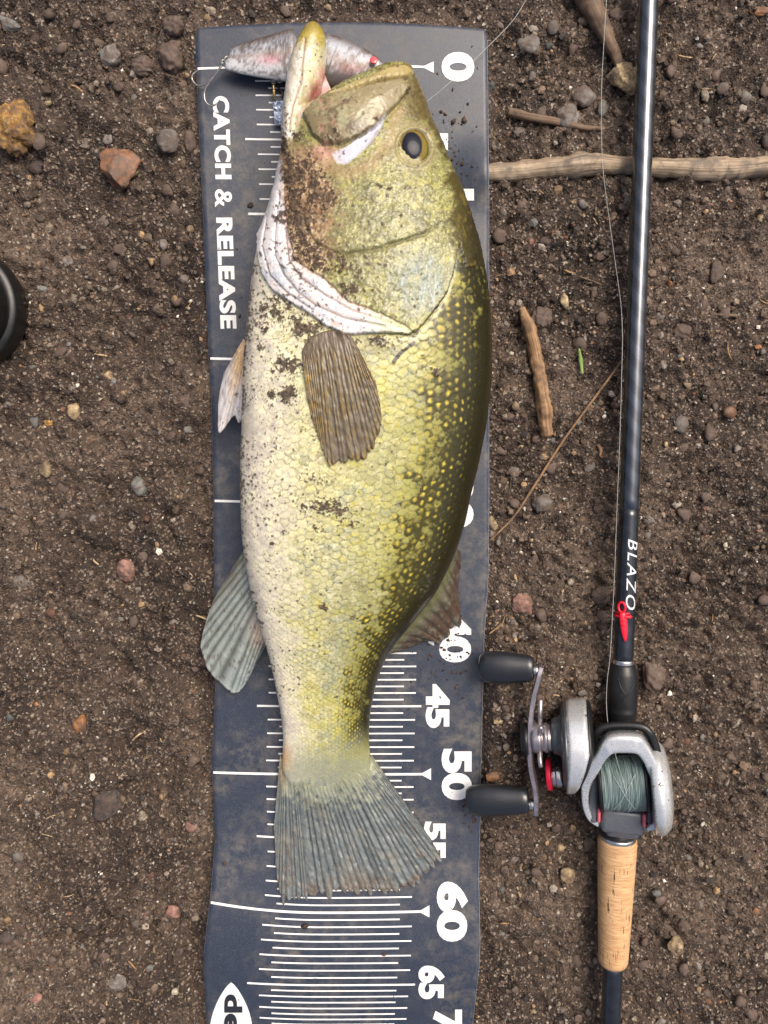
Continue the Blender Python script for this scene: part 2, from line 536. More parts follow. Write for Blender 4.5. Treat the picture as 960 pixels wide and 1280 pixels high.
co = np.vstack([A[0], B[0]]); fc = np.vstack([A[1], B[1] + len(A[0])]); cl = np.vstack([A[2], B[2]])
me = mesh_np('grit', co, fc, False); set_col(me, cl)
tag(add('grit', me, vcol('grit', 0.7, bscale=1500, bdist=0.0004, var=0.3)), 'loose grit and crumbs of brown soil all over the ground', 'grit', kind='stuff')

# ------------------------------------------------------------------ stones
def rock_mesh(seed, sub=3, facet=0.0, rough=0.12, lump=0.2):
    r = np.random.default_rng(seed)
    bm = bmesh.new(); bmesh.ops.create_icosphere(bm, subdivisions=sub, radius=1)
    co = np.array([v.co[:] for v in bm.verts]); f = np.array([[v.index for v in q.verts] for q in bm.faces]); bm.free()
    if facet > 0:                      # chipped stone: cut by planes
        for _ in range(16):
            n = r.standard_normal(3); n /= np.linalg.norm(n)
            d = co @ n; c = r.uniform(0.62, 0.86) - 0.18 * (facet >= 1)
            co = co - np.maximum(d - c, 0)[:, None] * n * facet
    rad = np.ones(len(co))
    for k, amp in ((1.6, lump), (3.5, lump * 0.5), (8.0, rough), (16.0, rough * 0.6)):
        q = r.standard_normal((6, 3)) * k; ph = r.uniform(0, 6.28, 6)
        rad += amp * np.sin(co @ q.T + ph).mean(1)
    return co * rad[:, None], f

def stone_mat(name, cols, scale=260, rough=0.75, bd=0.0008):
    m, nt, b = mat(name)
    tc = nd(nt, 'ShaderNodeTexCoord'); ge = nd(nt, 'ShaderNodeObjectInfo')
    n = nd(nt, 'ShaderNodeTexNoise', Scale=float(scale), Detail=9.0, Roughness=0.65, noise_dimensions='4D')
    geo = nd(nt, 'ShaderNodeNewGeometry')
    nt.links.new(geo.outputs['Position'], n.inputs['Vector'])
    mu = nd(nt, 'ShaderNodeMath', operation='MULTIPLY'); mu.inputs[1].default_value = 50.0
    nt.links.new(ge.outputs['Random'], mu.inputs[0]); nt.links.new(mu.outputs[0], n.inputs['W'])
    st = [(0.28 + 0.44 * i / (len(cols) - 1), rgba(c)) for i, c in enumerate(cols)]
    c = ramp(nt, n.outputs['Fac'], st).outputs[0]
    # each stone its own tone
    mr = nd(nt, 'ShaderNodeMapRange'); mr.inputs['To Min'].default_value = 0.72; mr.inputs['To Max'].default_value = 1.2
    nt.links.new(ge.outputs['Random'], mr.inputs['Value'])
    hs = nd(nt, 'ShaderNodeHueSaturation'); nt.links.new(c, hs.inputs['Color']); nt.links.new(mr.outputs[0], hs.inputs['Value'])
    # soil sticking to it
    n2 = nd(nt, 'ShaderNodeTexNoise', Scale=160.0, Detail=8.0, Roughness=0.7); nt.links.new(geo.outputs['Position'], n2.inputs['Vector'])
    c = mixc(nt, hs.outputs[0], rgba((86, 70, 60)), ramp(nt, n2.outputs['Fac'], [(0.44, (0, 0, 0)), (0.58, (0.85, 0.85, 0.85))]).outputs[0])
    nt.links.new(c, b.inputs['Base Color']); b.inputs['Roughness'].default_value = rough
    bump(nt, b, n.outputs['Fac'], 0.8, bd)
    return m
SM = dict(clod=stone_mat('soil clod', [(58, 47, 41), (88, 74, 65), (112, 98, 88)], 300),
          grey=stone_mat('grey stone', [(78, 74, 70), (112, 107, 101), (146, 140, 132)]),
          blue=stone_mat('bluish stone', [(76, 76, 73), (106, 107, 102), (134, 135, 128)]),
          tan=stone_mat('tan stone', [(118, 98, 70), (158, 138, 104), (192, 176, 142)]),
          ochre=stone_mat('ochre stone', [(92, 62, 30), (168, 126, 66), (206, 172, 108)], 330, 0.8, 0.0022),
          rust=stone_mat('rust stone', [(84, 60, 44), (124, 86, 60), (150, 112, 84)], 170, 0.6),
          pink=stone_mat('pinkish stone', [(110, 78, 68), (142, 104, 92), (166, 130, 118)]),
          pale=stone_mat('pale stone', [(134, 124, 104), (168, 160, 140), (198, 192, 174)]),
          orange=stone_mat('orange chip', [(92, 62, 38), (138, 94, 56), (168, 124, 82)]),
          dark=stone_mat('dark chip', [(38, 34, 33), (62, 56, 53), (90, 82, 76)]))
NAMED = [  # x, y, half width, half height, flatness, material, facet, turn, label
    (17, 160, 27, 35, .7, 'ochre', 0, 0, 'rough bright ochre yellow stone sunk in the soil'),
    (150, 218, 30, 34, .5, 'rust', 1, 20, 'sharp edged flat orange brown stone lying on dark soil'),
    (213, 72, 17, 20, .8, 'clod', .6, 0, 'angular grey brown stone beside the corner of the mat'),
    (217, 32, 15, 14, .8, 'clod', .4, 0, 'round grey brown stone above the angular one by the mat corner'),
    (178, 83, 17, 13, .7, 'clod', .4, 0, 'lumpy grey brown stone touching the soil left of the angular stone'),
    (140, 68, 15, 13, .6, 'grey', .4, 0, 'grey stone with a pinkish end in a row of clods'),
    (210, 174, 14, 16, .35, 'grey', .3, 0, 'flat grey stone almost level with the soil near the lettering'),
    (237, 177, 9, 16, .5, 'clod', .2, 0, 'brown oval stone tight against the edge of the mat'),
    (12, 31, 15, 9, .5, 'blue', 1, -35, 'pale greenish grey splinter of stone in open soil'),
    (782, 97, 20, 21, .7, 'tan', 1, 10, 'pale tan broken stone against the rod at the stick end'),
    (708, 148, 17, 16, .8, 'grey', .2, 0, 'rounded mauve grey stone resting across the thin twig'),
    (730, 121, 15, 13, .5, 'grey', .3, 0, 'dull grey stone between the thin twig and the rod'),
    (676, 630, 15, 13, .8, 'grey', .5, 0, 'dark grey stone touching the long thin stem'),
    (816, 845, 17, 22, .7, 'clod', .5, 0, 'large crumbly grey clod beside the black reel seat'),
    (846, 1184, 13, 16, .6, 'tan', .7, 0, 'tan brown stone to the side of the cork grip'),
    (174, 608, 11, 13, .7, 'blue', .1, 20, 'smooth bluish grey pebble in bare soil beside the mat'),
    (93, 514, 8, 11, .8, 'tan', .3, 0, 'smooth tan pebble standing proud of the soil'),
    (57, 587, 9, 11, .8, 'tan', .4, 0, 'tan pebble with a greenish side in a small hollow'),
    (158, 712, 13, 16, .5, 'pink', .2, 15, 'pinkish red flat stone level with the soil'),
    (27, 727, 16, 10, .3, 'grey', .1, 10, 'flat grey slab of stone pressed into the soil'),
    (100, 906, 9, 14, .5, 'orange', 1, -20, 'thin bright orange chip standing in the soil'),
    (132, 1002, 24, 20, .5, 'dark', 1, 25, 'dark brown angular chip with an orange edge'),
    (178, 1020, 7, 8, .8, 'pale', .6, 0, 'small cream white pebble near the dark angular chip'),
    (25, 1071, 9, 8, .8, 'blue', .3, 0, 'grey green pebble in a dark hollow'),
    (677, 398, 15, 16, .6, 'clod', .3, 0, 'grey brown clod beside the top of the bark stick'),
    (852, 415, 13, 13, .6, 'clod', .2, 0, 'round brown clod out on the soil past the rod'),
    (752, 742, 14, 14, .6, 'clod', .3, 0, 'round grey clod close to the red hook keeper'),
    (652, 754, 14, 15, .5, 'pink', .6, 0, 'reddish brown flake of stone between the mat and the rod'),
    (912, 516, 9, 8, .7, 'rust', .5, 0, 'small red brown pebble past the rod'),
    (616, 970, 9, 8, .7, 'orange', .2, 0, 'orange brown pebble between the reel knobs and the mat'),
    (705, 376, 6, 10, .6, 'tan', .8, 10, 'narrow tan splinter beside the bark stick'),
    (238, 287, 5, 5, .7, 'tan', .2, 0, 'tiny tan pebble close to the mat by the ampersand'),
    (895, 340, 9, 14, .4, 'clod', .6, 0, 'long brown flake of bark or stone past the rod'),
    (130, 277, 8, 8, .5, 'blue', .6, 0, 'small square grey green chip below the orange brown stone'),
    (48, 177, 10, 11, .5, 'clod', .2, 0, 'dark brown clod tight against the ochre stone'),
    (45, 208, 10, 10, .5, 'dark', .3, 0, 'dark grey purple pebble below the ochre stone'),
    (43, 525, 6, 11, .4, 'blue', .4, 10, 'greenish grey sliver lying beside two yellow pebbles'),
    (60, 527, 8, 7, .5, 'ochre', .3, 0, 'yellow ochre pebble beside the greenish grey sliver'),
    (240, 1033, 9, 8, .6, 'pink', .1, 0, 'rosy grey pebble close to the mat edge'),
    (217, 1140, 10, 11, .5, 'pink', .5, 40, 'reddish brown flake lying at a slant near the mat'),
    (145, 1228, 14, 14, .3, 'grey', .2, 0, 'grey worn stone level with the soil'),
    (45, 1246, 10, 9, .4, 'pink', .2, 0, 'dull pink stone level with the soil'),
    (8, 1172, 12, 10, .6, 'dark', .3, 0, 'dark purple grey stone half out of the soil'),
    (188, 1211, 6, 6, .8, 'blue', .1, 0, 'round blue grey pebble beside two white ones'),
    (219, 1239, 5, 5, .8, 'pale', .1, 0, 'smooth cream oval pebble below the white pebbles'),
    (945, 1140, 6, 6, .6, 'orange', .2, 0, 'small orange pebble far out past the grip'),
    (710, 1095, 10, 12, .5, 'tan', .4, 0, 'grey and tan stone beside the cork grip'),
    (753, 135, 6, 10, .5, 'blue', .2, 0, 'small pale grey pebble between the line and the rod'),
    (660, 55, 14, 11, .4, 'grey', .2, 0, 'worn grey stone near the top corner of the mat'),
    (691, 35, 8, 9, .6, 'grey', .2, 0, 'round mauve pebble near the stick that runs to the rod'),
    (882, 118, 6, 9, .6, 'pale', .4, 0, 'pale grey pebble past the rod above the branch'),
    (932, 122, 8, 8, .7, 'blue', .2, 0, 'bluish green pebble beside a black one above the branch'),
    (948, 14, 13, 6, .4, 'orange', .3, 0, 'rusty orange flake at the far side of the rod'),
    (958, 175, 7, 10, .7, 'dark', .2, 0, 'black pebble right above the branch'),
    (642, 590, 8, 7, .5, 'grey', .2, 0, 'grey pebble near the middle of the long thin stem'),
    (617, 655, 6, 11, .4, 'tan', .3, 20, 'tan flake where the long thin stem meets the mat'),
    (852, 530, 9, 12, .4, 'grey', .1, 0, 'pale grey worn stone past the rod level with the stick'),
]
def put_stone(me, px, py, rx, ry, flat, turn, m, sink):
    o = bpy.data.objects.new('stone', me)
    scene.collection.objects.link(o)
    p = G(px, py)
    hz = (rx + ry) / 2 * PX * flat
    p = G(px, py, 0); c = P(px, py, p[2] + hz * sink)
    o.location = c
    o.scale = (rx * PX, ry * PX, hz)
    o.rotation_euler = (0, 0, math.radians(turn))
    return o
def mesh_mat(me, m):
    me.materials.clear(); me.materials.append(m)
for i, (px, py, rx, ry, fl, mk, fa, tu, lb) in enumerate(NAMED):
    co, f = rock_mesh(500 + i, 4 if rx > 12 else 3, fa, 0.3 if mk == 'ochre' else 0.24 if mk == 'clod' else 0.12, 0.34 if mk == 'ochre' else 0.26)
    co /= np.abs(co).max(0)
    me = mesh_np('stone', co, f, fa < 0.7); mesh_mat(me, SM[mk])
    if fa >= 0.7: me.polygons.foreach_set('use_smooth', np.ones(len(me.polygons), bool))
    tag(put_stone(me, px, py, rx, ry, fl, tu, mk, 0.35), lb, 'stone')
# the many small pebbles and clods in between
KIND = [('clod', .60, 'small brown soil clod on the ground', 'small soil clods'), ('grey', .2, 'small plain grey pebble in the soil', 'small grey pebbles'),
        ('tan', .07, 'small tan pebble in the soil', 'small tan pebbles'), ('blue', .05, 'small blue grey pebble in the soil', 'small blue grey pebbles'),
        ('orange', .03, 'tiny orange brown pebble in the soil', 'tiny orange pebbles'), ('pale', .04, 'tiny whitish pebble in the soil', 'tiny whitish pebbles')]
VAR = {}
for k, *_ in KIND:
    VAR[k] = []
    for s in range(5):
        co, f = rock_mesh(900 + s * 7 + len(k) * 31, 2, 0.9 if s % 2 else 0.5, 0.22, 0.34)
        me = mesh_np('stone', co / np.abs(co).max(0), f); mesh_mat(me, SM[k]); VAR[k].append(me)
ROD_U = lambda v: np.interp(v, [0, 828, 1280], [808, 779, 764])
taken = [(a[0], a[1], max(a[2], a[3])) for a in NAMED]
n_small, tries = 0, 0
while n_small < 290 and tries < 6000:
    tries += 1
    px, py = rnd.uniform(-25, 985), rnd.uniform(-25, 1305)
    if rnd.random() < (0.45 if px < 250 else 0.0): continue
    if float(noise(np.array([px]), np.array([py]), 110, 3, 29)[0]) + rnd.gauss(0, .7) < 0.0: continue
    k, _, lb, gr = rnd.choices(KIND, [q[1] for q in KIND])[0]
    r = {'clod': rnd.uniform(5, 10.5), 'grey': rnd.uniform(4.5, 9), 'tan': rnd.uniform(3.5, 7), 'blue': rnd.uniform(4, 7), 'orange': rnd.uniform(3, 5.5), 'pale': rnd.uniform(2.5, 4.5)}[k]
    if on_mat(np.float64(px), np.float64(py), r + 2) or abs(px - ROD_U(py)) < 16 + r: continue
    if px < 32 and 315 < py < 450: continue
    if 185 < py < 228 and px > 600: continue
    if any(math.hypot(px - a, py - b2) < r + c2 + 1 for a, b2, c2 in taken): continue
    taken.append((px, py, r))
    o = put_stone(rnd.choice(VAR[k]), px, py, r, r * rnd.uniform(0.7, 1.15), rnd.uniform(.35, .8), rnd.uniform(0, 360), k, rnd.uniform(-0.25, 0.3))
    tag(o, lb, 'pebble' if k != 'clod' else 'clod', gr)
    o.name = 'pebble' if k != 'clod' else 'soil_clod'
    n_small += 1

# ------------------------------------------------------------------ sticks, twigs, stems
def wood_mat(name, cols, scale=90):
    m, nt, b = mat(name)
    at = nd(nt, 'ShaderNodeAttribute', attribute_name='Along')
    mp = nd(nt, 'ShaderNodeMapping'); mp.inputs['Scale'].default_value = (3.0, 60.0, 60.0)
    nt.links.new(at.outputs['Vector'], mp.inputs['Vector'])
    n = nd(nt, 'ShaderNodeTexNoise', Scale=0.35, Detail=9.0, Roughness=0.65); nt.links.new(mp.outputs[0], n.inputs['Vector'])
    geo = nd(nt, 'ShaderNodeNewGeometry')
    n2 = nd(nt, 'ShaderNodeTexNoise', Scale=float(scale), Detail=8.0, Roughness=0.65); nt.links.new(geo.outputs['Position'], n2.inputs['Vector'])
    c = ramp(nt, n.outputs['Fac'], [(0.30, rgba(cols[0])), (0.45, rgba(cols[1])), (0.7, rgba(cols[2]))]).outputs[0]
    c = mixc(nt, c, rgba(cols[3]), ramp(nt, n2.outputs['Fac'], [(0.48, (0, 0, 0)), (0.62, (0.85, 0.85, 0.85))]).outputs[0])
    nt.links.new(c, b.inputs['Base Color']); b.inputs['Roughness'].default_value = 0.75
    bump(nt, b, n.outputs['Fac'], 0.7, 0.0006)
    return m
def stick(name, pts, radii, lift, m, label, cat, seed=1, seg=20, knots=(), n=90, gnarl=0.10, group=None, flatten=1.0):
    """pts in pixels on the ground; radii in pixels"""
    c = smooth_curve(pts, n); s = np.linspace(0, 1, n)
    r = np.interp(s, np.linspace(0, 1, len(radii)), radii) * PX
    lf = np.interp(s, np.linspace(0, 1, len(lift)), lift)
    base = G(c[:, 0], c[:, 1])
    zs = np.convolve(np.pad(base[:, 2], 10, 'edge'), np.ones(21) / 21, 'valid')
    path = P(c[:, 0], c[:, 1], zs + lf)
    rr = np.random.default_rng(seed)
    for k, amp in knots: r = r * (1 + amp * np.exp(-((s - k) / 0.03) ** 2))
    co, f = tube(path, r, seg, flatten)
    a = np.r_[np.tile(np.arange(seg), n), 0, 0] / seg * 2 * math.pi; ss = np.r_[np.repeat(s, seg), 0, 1]
    L = len(pts) and np.hypot(*np.diff(c, axis=0).T).sum() * PX
    ctr = np.vstack([np.repeat(path, seg, 0), path[:1], path[-1:]])
    g = 1 + gnarl * (noise(ss * L, a * 0.004, 0.02, 1, seed) + 0.5 * noise(ss * L * 0.4, a * 0.004, 0.006, 1, seed + 3)) * 0.6
    co = ctr + (co - ctr) * g[:, None]
    me = mesh_np(name, co, f)
    at = me.attributes.new('Along', 'FLOAT_VECTOR', 'POINT')
    at.data.foreach_set('vector', np.stack([ss * L * 20, np.cos(a) * 0.25 + seed, np.sin(a) * 0.25], -1).astype(np.float32).ravel())
    return tag(add(name, me, m), label, cat, group)
W1 = wood_mat('weathered wood', [(56, 45, 36), (138, 120, 98), (190, 172, 146), (100, 91, 82)])
W2 = wood_mat('grey bark', [(60, 46, 38), (108, 88, 70), (136, 114, 94), (78, 66, 57)])
W3 = wood_mat('peeled stick', [(72, 50, 34), (136, 104, 72), (176, 146, 110), (92, 74, 58)])
stick('branch', [(598, 217), (650, 214), (700, 209), (740, 205), (780, 207), (840, 210), (890, 212), (930, 210), (990, 204), (1040, 206)], [11, 12, 11, 11, 10, 11, 12.5, 12.5, 11, 10], [.0005, .003, .003, .003, .003], W1,
      'long weathered pale branch lying under the rod', 'branch', 3, knots=((0.28, .25), (0.33, .15), (0.7, .18)), n=160)
stick('stick', [(722, -30), (741, 10), (756, 42), (768, 66), (776, 86)], [15, 13, 9, 6.5, 5], [.004, .004, .003], W2, 'tapering grey brown stick ending at the pale tan stone', 'stick', 5)
stick('twig', [(636, 140), (665, 147), (700, 153), (725, 159), (752, 161)], [5, 5, 4.5, 3.5, 2.5], [.002, .003, .002], W2, 'thin dry twig lying under the mauve grey stone', 'twig', 7)
stick('stick', [(652, 385), (662, 412), (670, 445), (675, 475), (680, 510), (684, 544)], [4, 8.5, 8, 8, 9.5, 8], [.004, .004, .004], W3, 'short peeled stick with split end between mat and rod', 'stick', 9, knots=((0.6, .12),), gnarl=0.16)
stick('stem', [(779, 449), (756, 480), (728, 518), (702, 554), (670, 604), (642, 646), (612, 676)], [1.1, 1.5, 1.6, 1.4, 1.7, 1.5, 1.1], [.006, .006, .005, .004], W3, 'long thin straw stem reaching from rod to mat', 'stem', 11, 8, n=60)
stick('stem', [(725, 346), (742, 352), (752, 356)], [1, 1.2, .8], [.002] * 2, W2, 'short fine stalk lying beside the fishing line', 'stem', 13, 6, n=20)
stick('stem', [(893, 393), (910, 394), (925, 395)], [1.5, 2, 1.5], [.002] * 2, W2, 'short dry brown stalk far side of the rod', 'stem', 15, 6, n=20)
stick('stem', [(747, 556), (751, 562), (750, 570)], [2, 2.5, 1.5], [.002] * 2, W3, 'tiny tan fragment of straw close to the stem and rod', 'stem', 17, 6, n=20)
stick('root', [(612, 792), (620, 786), (628, 779), (631, 770)], [1.2, 1.2, 1, .8], [.002] * 2, W3, 'tiny curled root hair beside the upper reel knob', 'root', 19, 6, n=20)
stick('grass_blade', [(724, 436), (726, 450), (728, 467)], [1.2, 2.6, 1.6], [.004] * 2, simple('grass green', (112, 140, 66), 0.5, var=0.2), 'short bright green blade of grass on the soil', 'grass', 21, 8, n=20, gnarl=0.03, flatten=0.4)

# ------------------------------------------------------------------ the mat
na, nw = 61, 330
aa = np.linspace(0, 1, na); ww = np.linspace(28, 1500, nw)
Aa, Ww = np.meshgrid(aa, ww)
# rounded corners at the head end
Cc = np.abs(2 * Aa - 1)
top = m_pt(Aa, Ww)
thick = 0.0022
edge_out = 0.0006
bot = top.copy(); bot[..., 2] -= thick
bot[:, 0, 0] -= edge_out; bot[:, -1, 0] += edge_out; bot[0, :, 1] += edge_out; bot[-1, :, 1] -= edge_out
for q in (top, bot):
    for i in range(3):               # clip the two near corners
        pull = (3 - i) * 0.0006
        q[i, 0, 0] += pull; q[i, -1, 0] -= pull
N = na * nw
ft = grid_faces(nw, na)[:, ::-1]; fb = ft[:, ::-1] + N
ring = np.r_[np.arange(na), np.arange(1, nw) * na + na - 1, (nw - 1) * na + np.arange(na - 2, -1, -1), np.arange(nw - 2, 0, -1) * na]
r2 = np.roll(ring, -1)
fs = np.stack([ring, r2, r2 + N, ring + N], 1)
co = np.vstack([top.reshape(-1, 3), bot.reshape(-1, 3)])
me = mesh_np('measuring_mat', co, [ft, fb, fs])
mm, nt, b = mat('slate blue foam mat')
geo = nd(nt, 'ShaderNodeNewGeometry')
def nz(scale, detail=8.0, rough=0.65):
    n = nd(nt, 'ShaderNodeTexNoise', Scale=float(scale), Detail=detail, Roughness=rough)
    nt.links.new(geo.outputs['Position'], n.inputs['Vector']); return n.outputs['Fac']
c = ramp(nt, nz(900, 4), [(0.3, rgba((33, 39, 50))), (0.7, rgba((55, 63, 79)))]).outputs[0]
c = mixc(nt, c, rgba((100, 108, 122)), ramp(nt, nz(2200, 2), [(0.60, (0, 0, 0)), (0.72, (0.7, 0.7, 0.7))]).outputs[0])
d1 = nd(nt, 'ShaderNodeMath', operation='MULTIPLY')
nt.links.new(ramp(nt, nz(16, 5, 0.6), [(0.40, (0, 0, 0)), (0.60, (1, 1, 1))]).outputs[0], d1.inputs[0])
nt.links.new(ramp(nt, nz(110, 9, 0.72), [(0.44, (0, 0, 0)), (0.72, (0.8, 0.8, 0.8))]).outputs[0], d1.inputs[1])
c = mixc(nt, c, rgba((118, 112, 100)), d1.outputs[0])
c = mixc(nt, c, rgba((66, 52, 42)), ramp(nt, nz(180, 9, 0.75), [(0.70, (0, 0, 0)), (0.74, (0.9, 0.9, 0.9))]).outputs[0])
nt.links.new(c, b.inputs['Base Color'])
rr = nd(nt, 'ShaderNodeMapRange'); nt.links.new(d1.outputs[0], rr.inputs['Value']); rr.inputs['To Min'].default_value = 0.36; rr.inputs['To Max'].default_value = 0.75
nt.links.new(rr.outputs[0], b.inputs['Roughness'])
bump(nt, b, nz(1400, 3), 0.35, 0.0003)
medge = simple('cut foam edge', (150, 158, 174), 0.7, var=0.2)
MAT = add('measuring_mat', me, mm)
me.materials.append(medge)
mi = np.zeros(len(me.polygons), np.int32); mi[-len(fs):] = 1
me.polygons.foreach_set('material_index', mi)
tag(MAT, 'slate blue ruler mat with white centimetre scale under the fish', 'measuring mat')

white = simple('white print', (226, 226, 224), 0.5, var=0.06, scale=300, dirt=0.28)
def mat_px(px, py, lift):
    """lay points given in pixels on the mat's surface"""
    w = py.copy()
    for _ in range(3):
        a = (px - m_l(w)) / (m_r(w) - m_l(w)); w = py - m_bow(a, w)
    return m_pt(a, w, lift)
def quad_strip(x0, y0, x1, y1, th, n=24):
    s = np.linspace(0, 1, n)
    return s, np.stack([x0 + (x1 - x0) * s, y0 + (y1 - y0) * s], -1)
W_OF = [(0, 82), (5, 174.6), (10, 268), (20, 450), (25, 540), (30, 628), (35, 715), (40, 800), (45, 883), (50, 968), (55, 1048), (60, 1141), (65, 1231.5), (67.5, 1268), (70, 1300), (75, 1362)]
parts = []
LIFT = 0.00028
def tick(w, a0, a1, th):
    n = 30
    a = np.linspace(a0, a1, n)
    up = m_pt(a, np.full(n, w - th / 2), LIFT); dn = m_pt(a, np.full(n, w + th / 2), LIFT)
    parts.append((np.vstack([up, dn]), [grid_faces(2, n)[:, ::-1]]))
for k in range(0, 151):
    L = k / 2; w = float(np.interp(L, *zip(*W_OF)))
    if k % 20 == 0:
        tick(w, 0.158 if k == 20 else 0.004, 0.79, 3.0)
        tri = m_pt(np.array([0.775, 0.815, 0.815]), np.array([w, w - 7.5, w + 7.5]), LIFT * 1.3)
        parts.append((tri, [np.array([[0, 2, 1]])]))
    elif k % 10 == 0: tick(w, 0.158, 0.772, 2.4)
    elif k % 2 == 0: tick(w, 0.20, 0.75, 1.9)
    else: tick(w, 0.245, 0.705, 1.9)
co, f = join(parts)
add('printed_scale', mesh_np('printed_scale', co, f, False), white, MAT)

def text_geo(s, bold=0.0, shear=0.0, spacing=1.0):
    cu = bpy.data.curves.new('t', 'FONT'); cu.body = s; cu.size = 1; cu.offset = bold; cu.shear = shear; cu.space_character = spacing
    cu.resolution_u = 5; cu.fill_mode = 'FRONT'
    o = bpy.data.objects.new('t', cu); scene.collection.objects.link(o)
    dg = bpy.context.evaluated_depsgraph_get(); ev = o.evaluated_get(dg); me = ev.to_mesh()
    bm = bmesh.new(); bm.from_mesh(me)
    bmesh.ops.remove_doubles(bm, verts=bm.verts[:], dist=1e-5)
    bmesh.ops.triangulate(bm, faces=bm.faces[:])
    for _ in range(4):            # short edges, so that the print follows a curved surface
        es = [e for e in bm.edges if e.calc_length() > 0.14]
        if es: bmesh.ops.subdivide_edges(bm, edges=es, cuts=1); bmesh.ops.triangulate(bm, faces=bm.faces[:])
    bm.verts.index_update()
    co = np.array([v.co[:2] for v in bm.verts]); f = np.array([[v.index for v in q.verts] for q in bm.faces])
    bm.free(); ev.to_mesh_clear()
    bpy.data.objects.remove(o); bpy.data.curves.remove(cu)
    co -= co.min(0); co /= co.max(0)
    return co, f
def print_text(name, s, y0, y1, x0, x1, m, bold=0.035, lift=LIFT * 1.3, x_shift=0.0, spacing=1.0):
    """text reading downwards: letters' tops point right"""
    co, f = text_geo(s, bold, 0, spacing)
    py = y0 + co[:, 0] * (y1 - y0); px = x0 + co[:, 1] * (x1 - x0) + x_shift * co[:, 0]
    pts = mat_px(px, py, lift)
    n = np.cross(pts[f[:, 1]] - pts[f[:, 0]], pts[f[:, 2]] - pts[f[:, 0]])[:, 2]
    f[n < 0] = f[n < 0][:, ::-1]
    return add(name, mesh_np(name, pts, f, False), m, MAT)
print_text('printed_lettering', 'CATCH', 120, 224, 265.5, 286, white, 0.045, x_shift=3.7, spacing=1.08)
print_text('printed_lettering', '&', 236.5, 259, 268.5, 290, white, 0.018)
print_text('printed_lettering', 'RELEASE', 272, 411, 270, 290.5, white, 0.045, x_shift=5.5, spacing=1.08)
for s, y0, y1, x0, x1 in (('0', 65, 102, 552, 593), ('5', 164, 190, 530, 560), ('10', 236, 300, 553, 593), ('15', 336, 380, 530, 560), ('20', 418, 482, 553, 593), ('25', 520, 560, 530, 560),
                          ('30', 596, 660, 552, 592), ('35', 695, 735, 530, 560), ('40', 764, 828, 549, 589), ('45', 855, 910, 532, 562), ('50', 936, 1000, 552, 590),
                          ('55', 1027, 1074, 530, 557), ('60', 1102, 1177, 546, 585), ('65', 1207, 1249, 523, 556), ('70', 1262, 1318, 541, 578)):
    print_text('printed_number', s, y0, y1, x0, x1, white, 0.05)
# the pointed oval emblem at the foot of the mat
t = np.linspace(0, 1, 40)
hw = 27 * np.sin(math.pi * t) ** 0.75
yy = 1228 + 130 * t
lx, rx_ = 289 - hw, 289 + hw
pts = np.vstack([mat_px(lx, yy, LIFT * 1.3), mat_px(rx_, yy, LIFT * 1.3)])
add('printed_emblem', mesh_np('printed_emblem', pts, grid_faces(2, 40), False), white, MAT)
inkm = simple('dark print', (34, 37, 46), 0.5, var=0.1)
print_text('printed_lettering', 'de', 1243, 1290, 280, 303, inkm, 0.04, LIFT * 2.4)

# crumbs of mud dropped on the mat
parts, cols = [], []
spots = [(575, 140, 2.5), (547, 92, 2), (551, 140, 3), (567, 152, 4.5), (580, 150, 4), (556, 143, 3), (566, 112, 2), (313, 257, 4.5), (281, 1079, 3.5), (382, 1157, 6), (480, 1193, 3.5), (578, 205, 3), (565, 200, 3), (590, 208, 2.5),
         (570, 860, 3), (300, 395, 3), (597, 85, 1.5), (574, 770, 3.5), (572, 745, 4), (560, 800, 4), (555, 812, 3), (535, 800, 3), (274, 912, 2), (285, 955, 2)]
for i in range(130):
    spots.append((rnd.uniform(262, 598), rnd.uniform(40, 1280), rnd.uniform(0.5, 1.6)))
for i in range(60):
    spots.append((rnd.gauss(565, 14), rnd.gauss(190, 30), rnd.uniform(0.6, 2.0)))
for i in range(90):
    spots.append((rnd.gauss(560, 20), rnd.gauss(815, 26), rnd.uniform(0.6, 2.4)))
for i in range(70):
    spots.append((rnd.gauss(595, 12), rnd.gauss(1010, 14), rnd.uniform(0.8, 2.4)))
for i, (px, py, r) in enumerate(spots):
    if not on_mat(np.float64(px), np.float64(py), -4): continue
    p = mat_px(np.array([px]), np.array([float(py)]), 0.0)[0]
    q = ICO_V * rng.uniform(0.6, 1.3, (len(ICO_V), 1)) * np.array([1, rng.uniform(.6, 1.2), .55]) * r * PX
    q = q @ rand_rot(1)[0].T * np.array([1, 1, .6]) + p + [0, 0, r * PX * 0.3]
    parts.append((q, [ICO_F])); cols.append(np.tile(lin((68, 52, 42)) * rng.uniform(.6, 1.3), (len(ICO_V), 1)))
co, f = join(parts); me = mesh_np('mud_crumbs', co, f); set_col(me, np.vstack(cols))
mud_m = vcol('mud', 0.8, bscale=1600, bdist=0.0004, var=0.3)
tag(add('mud_crumbs', me, mud_m), 'crumbs of brown mud scattered over the mat', 'mud', kind='stuff')

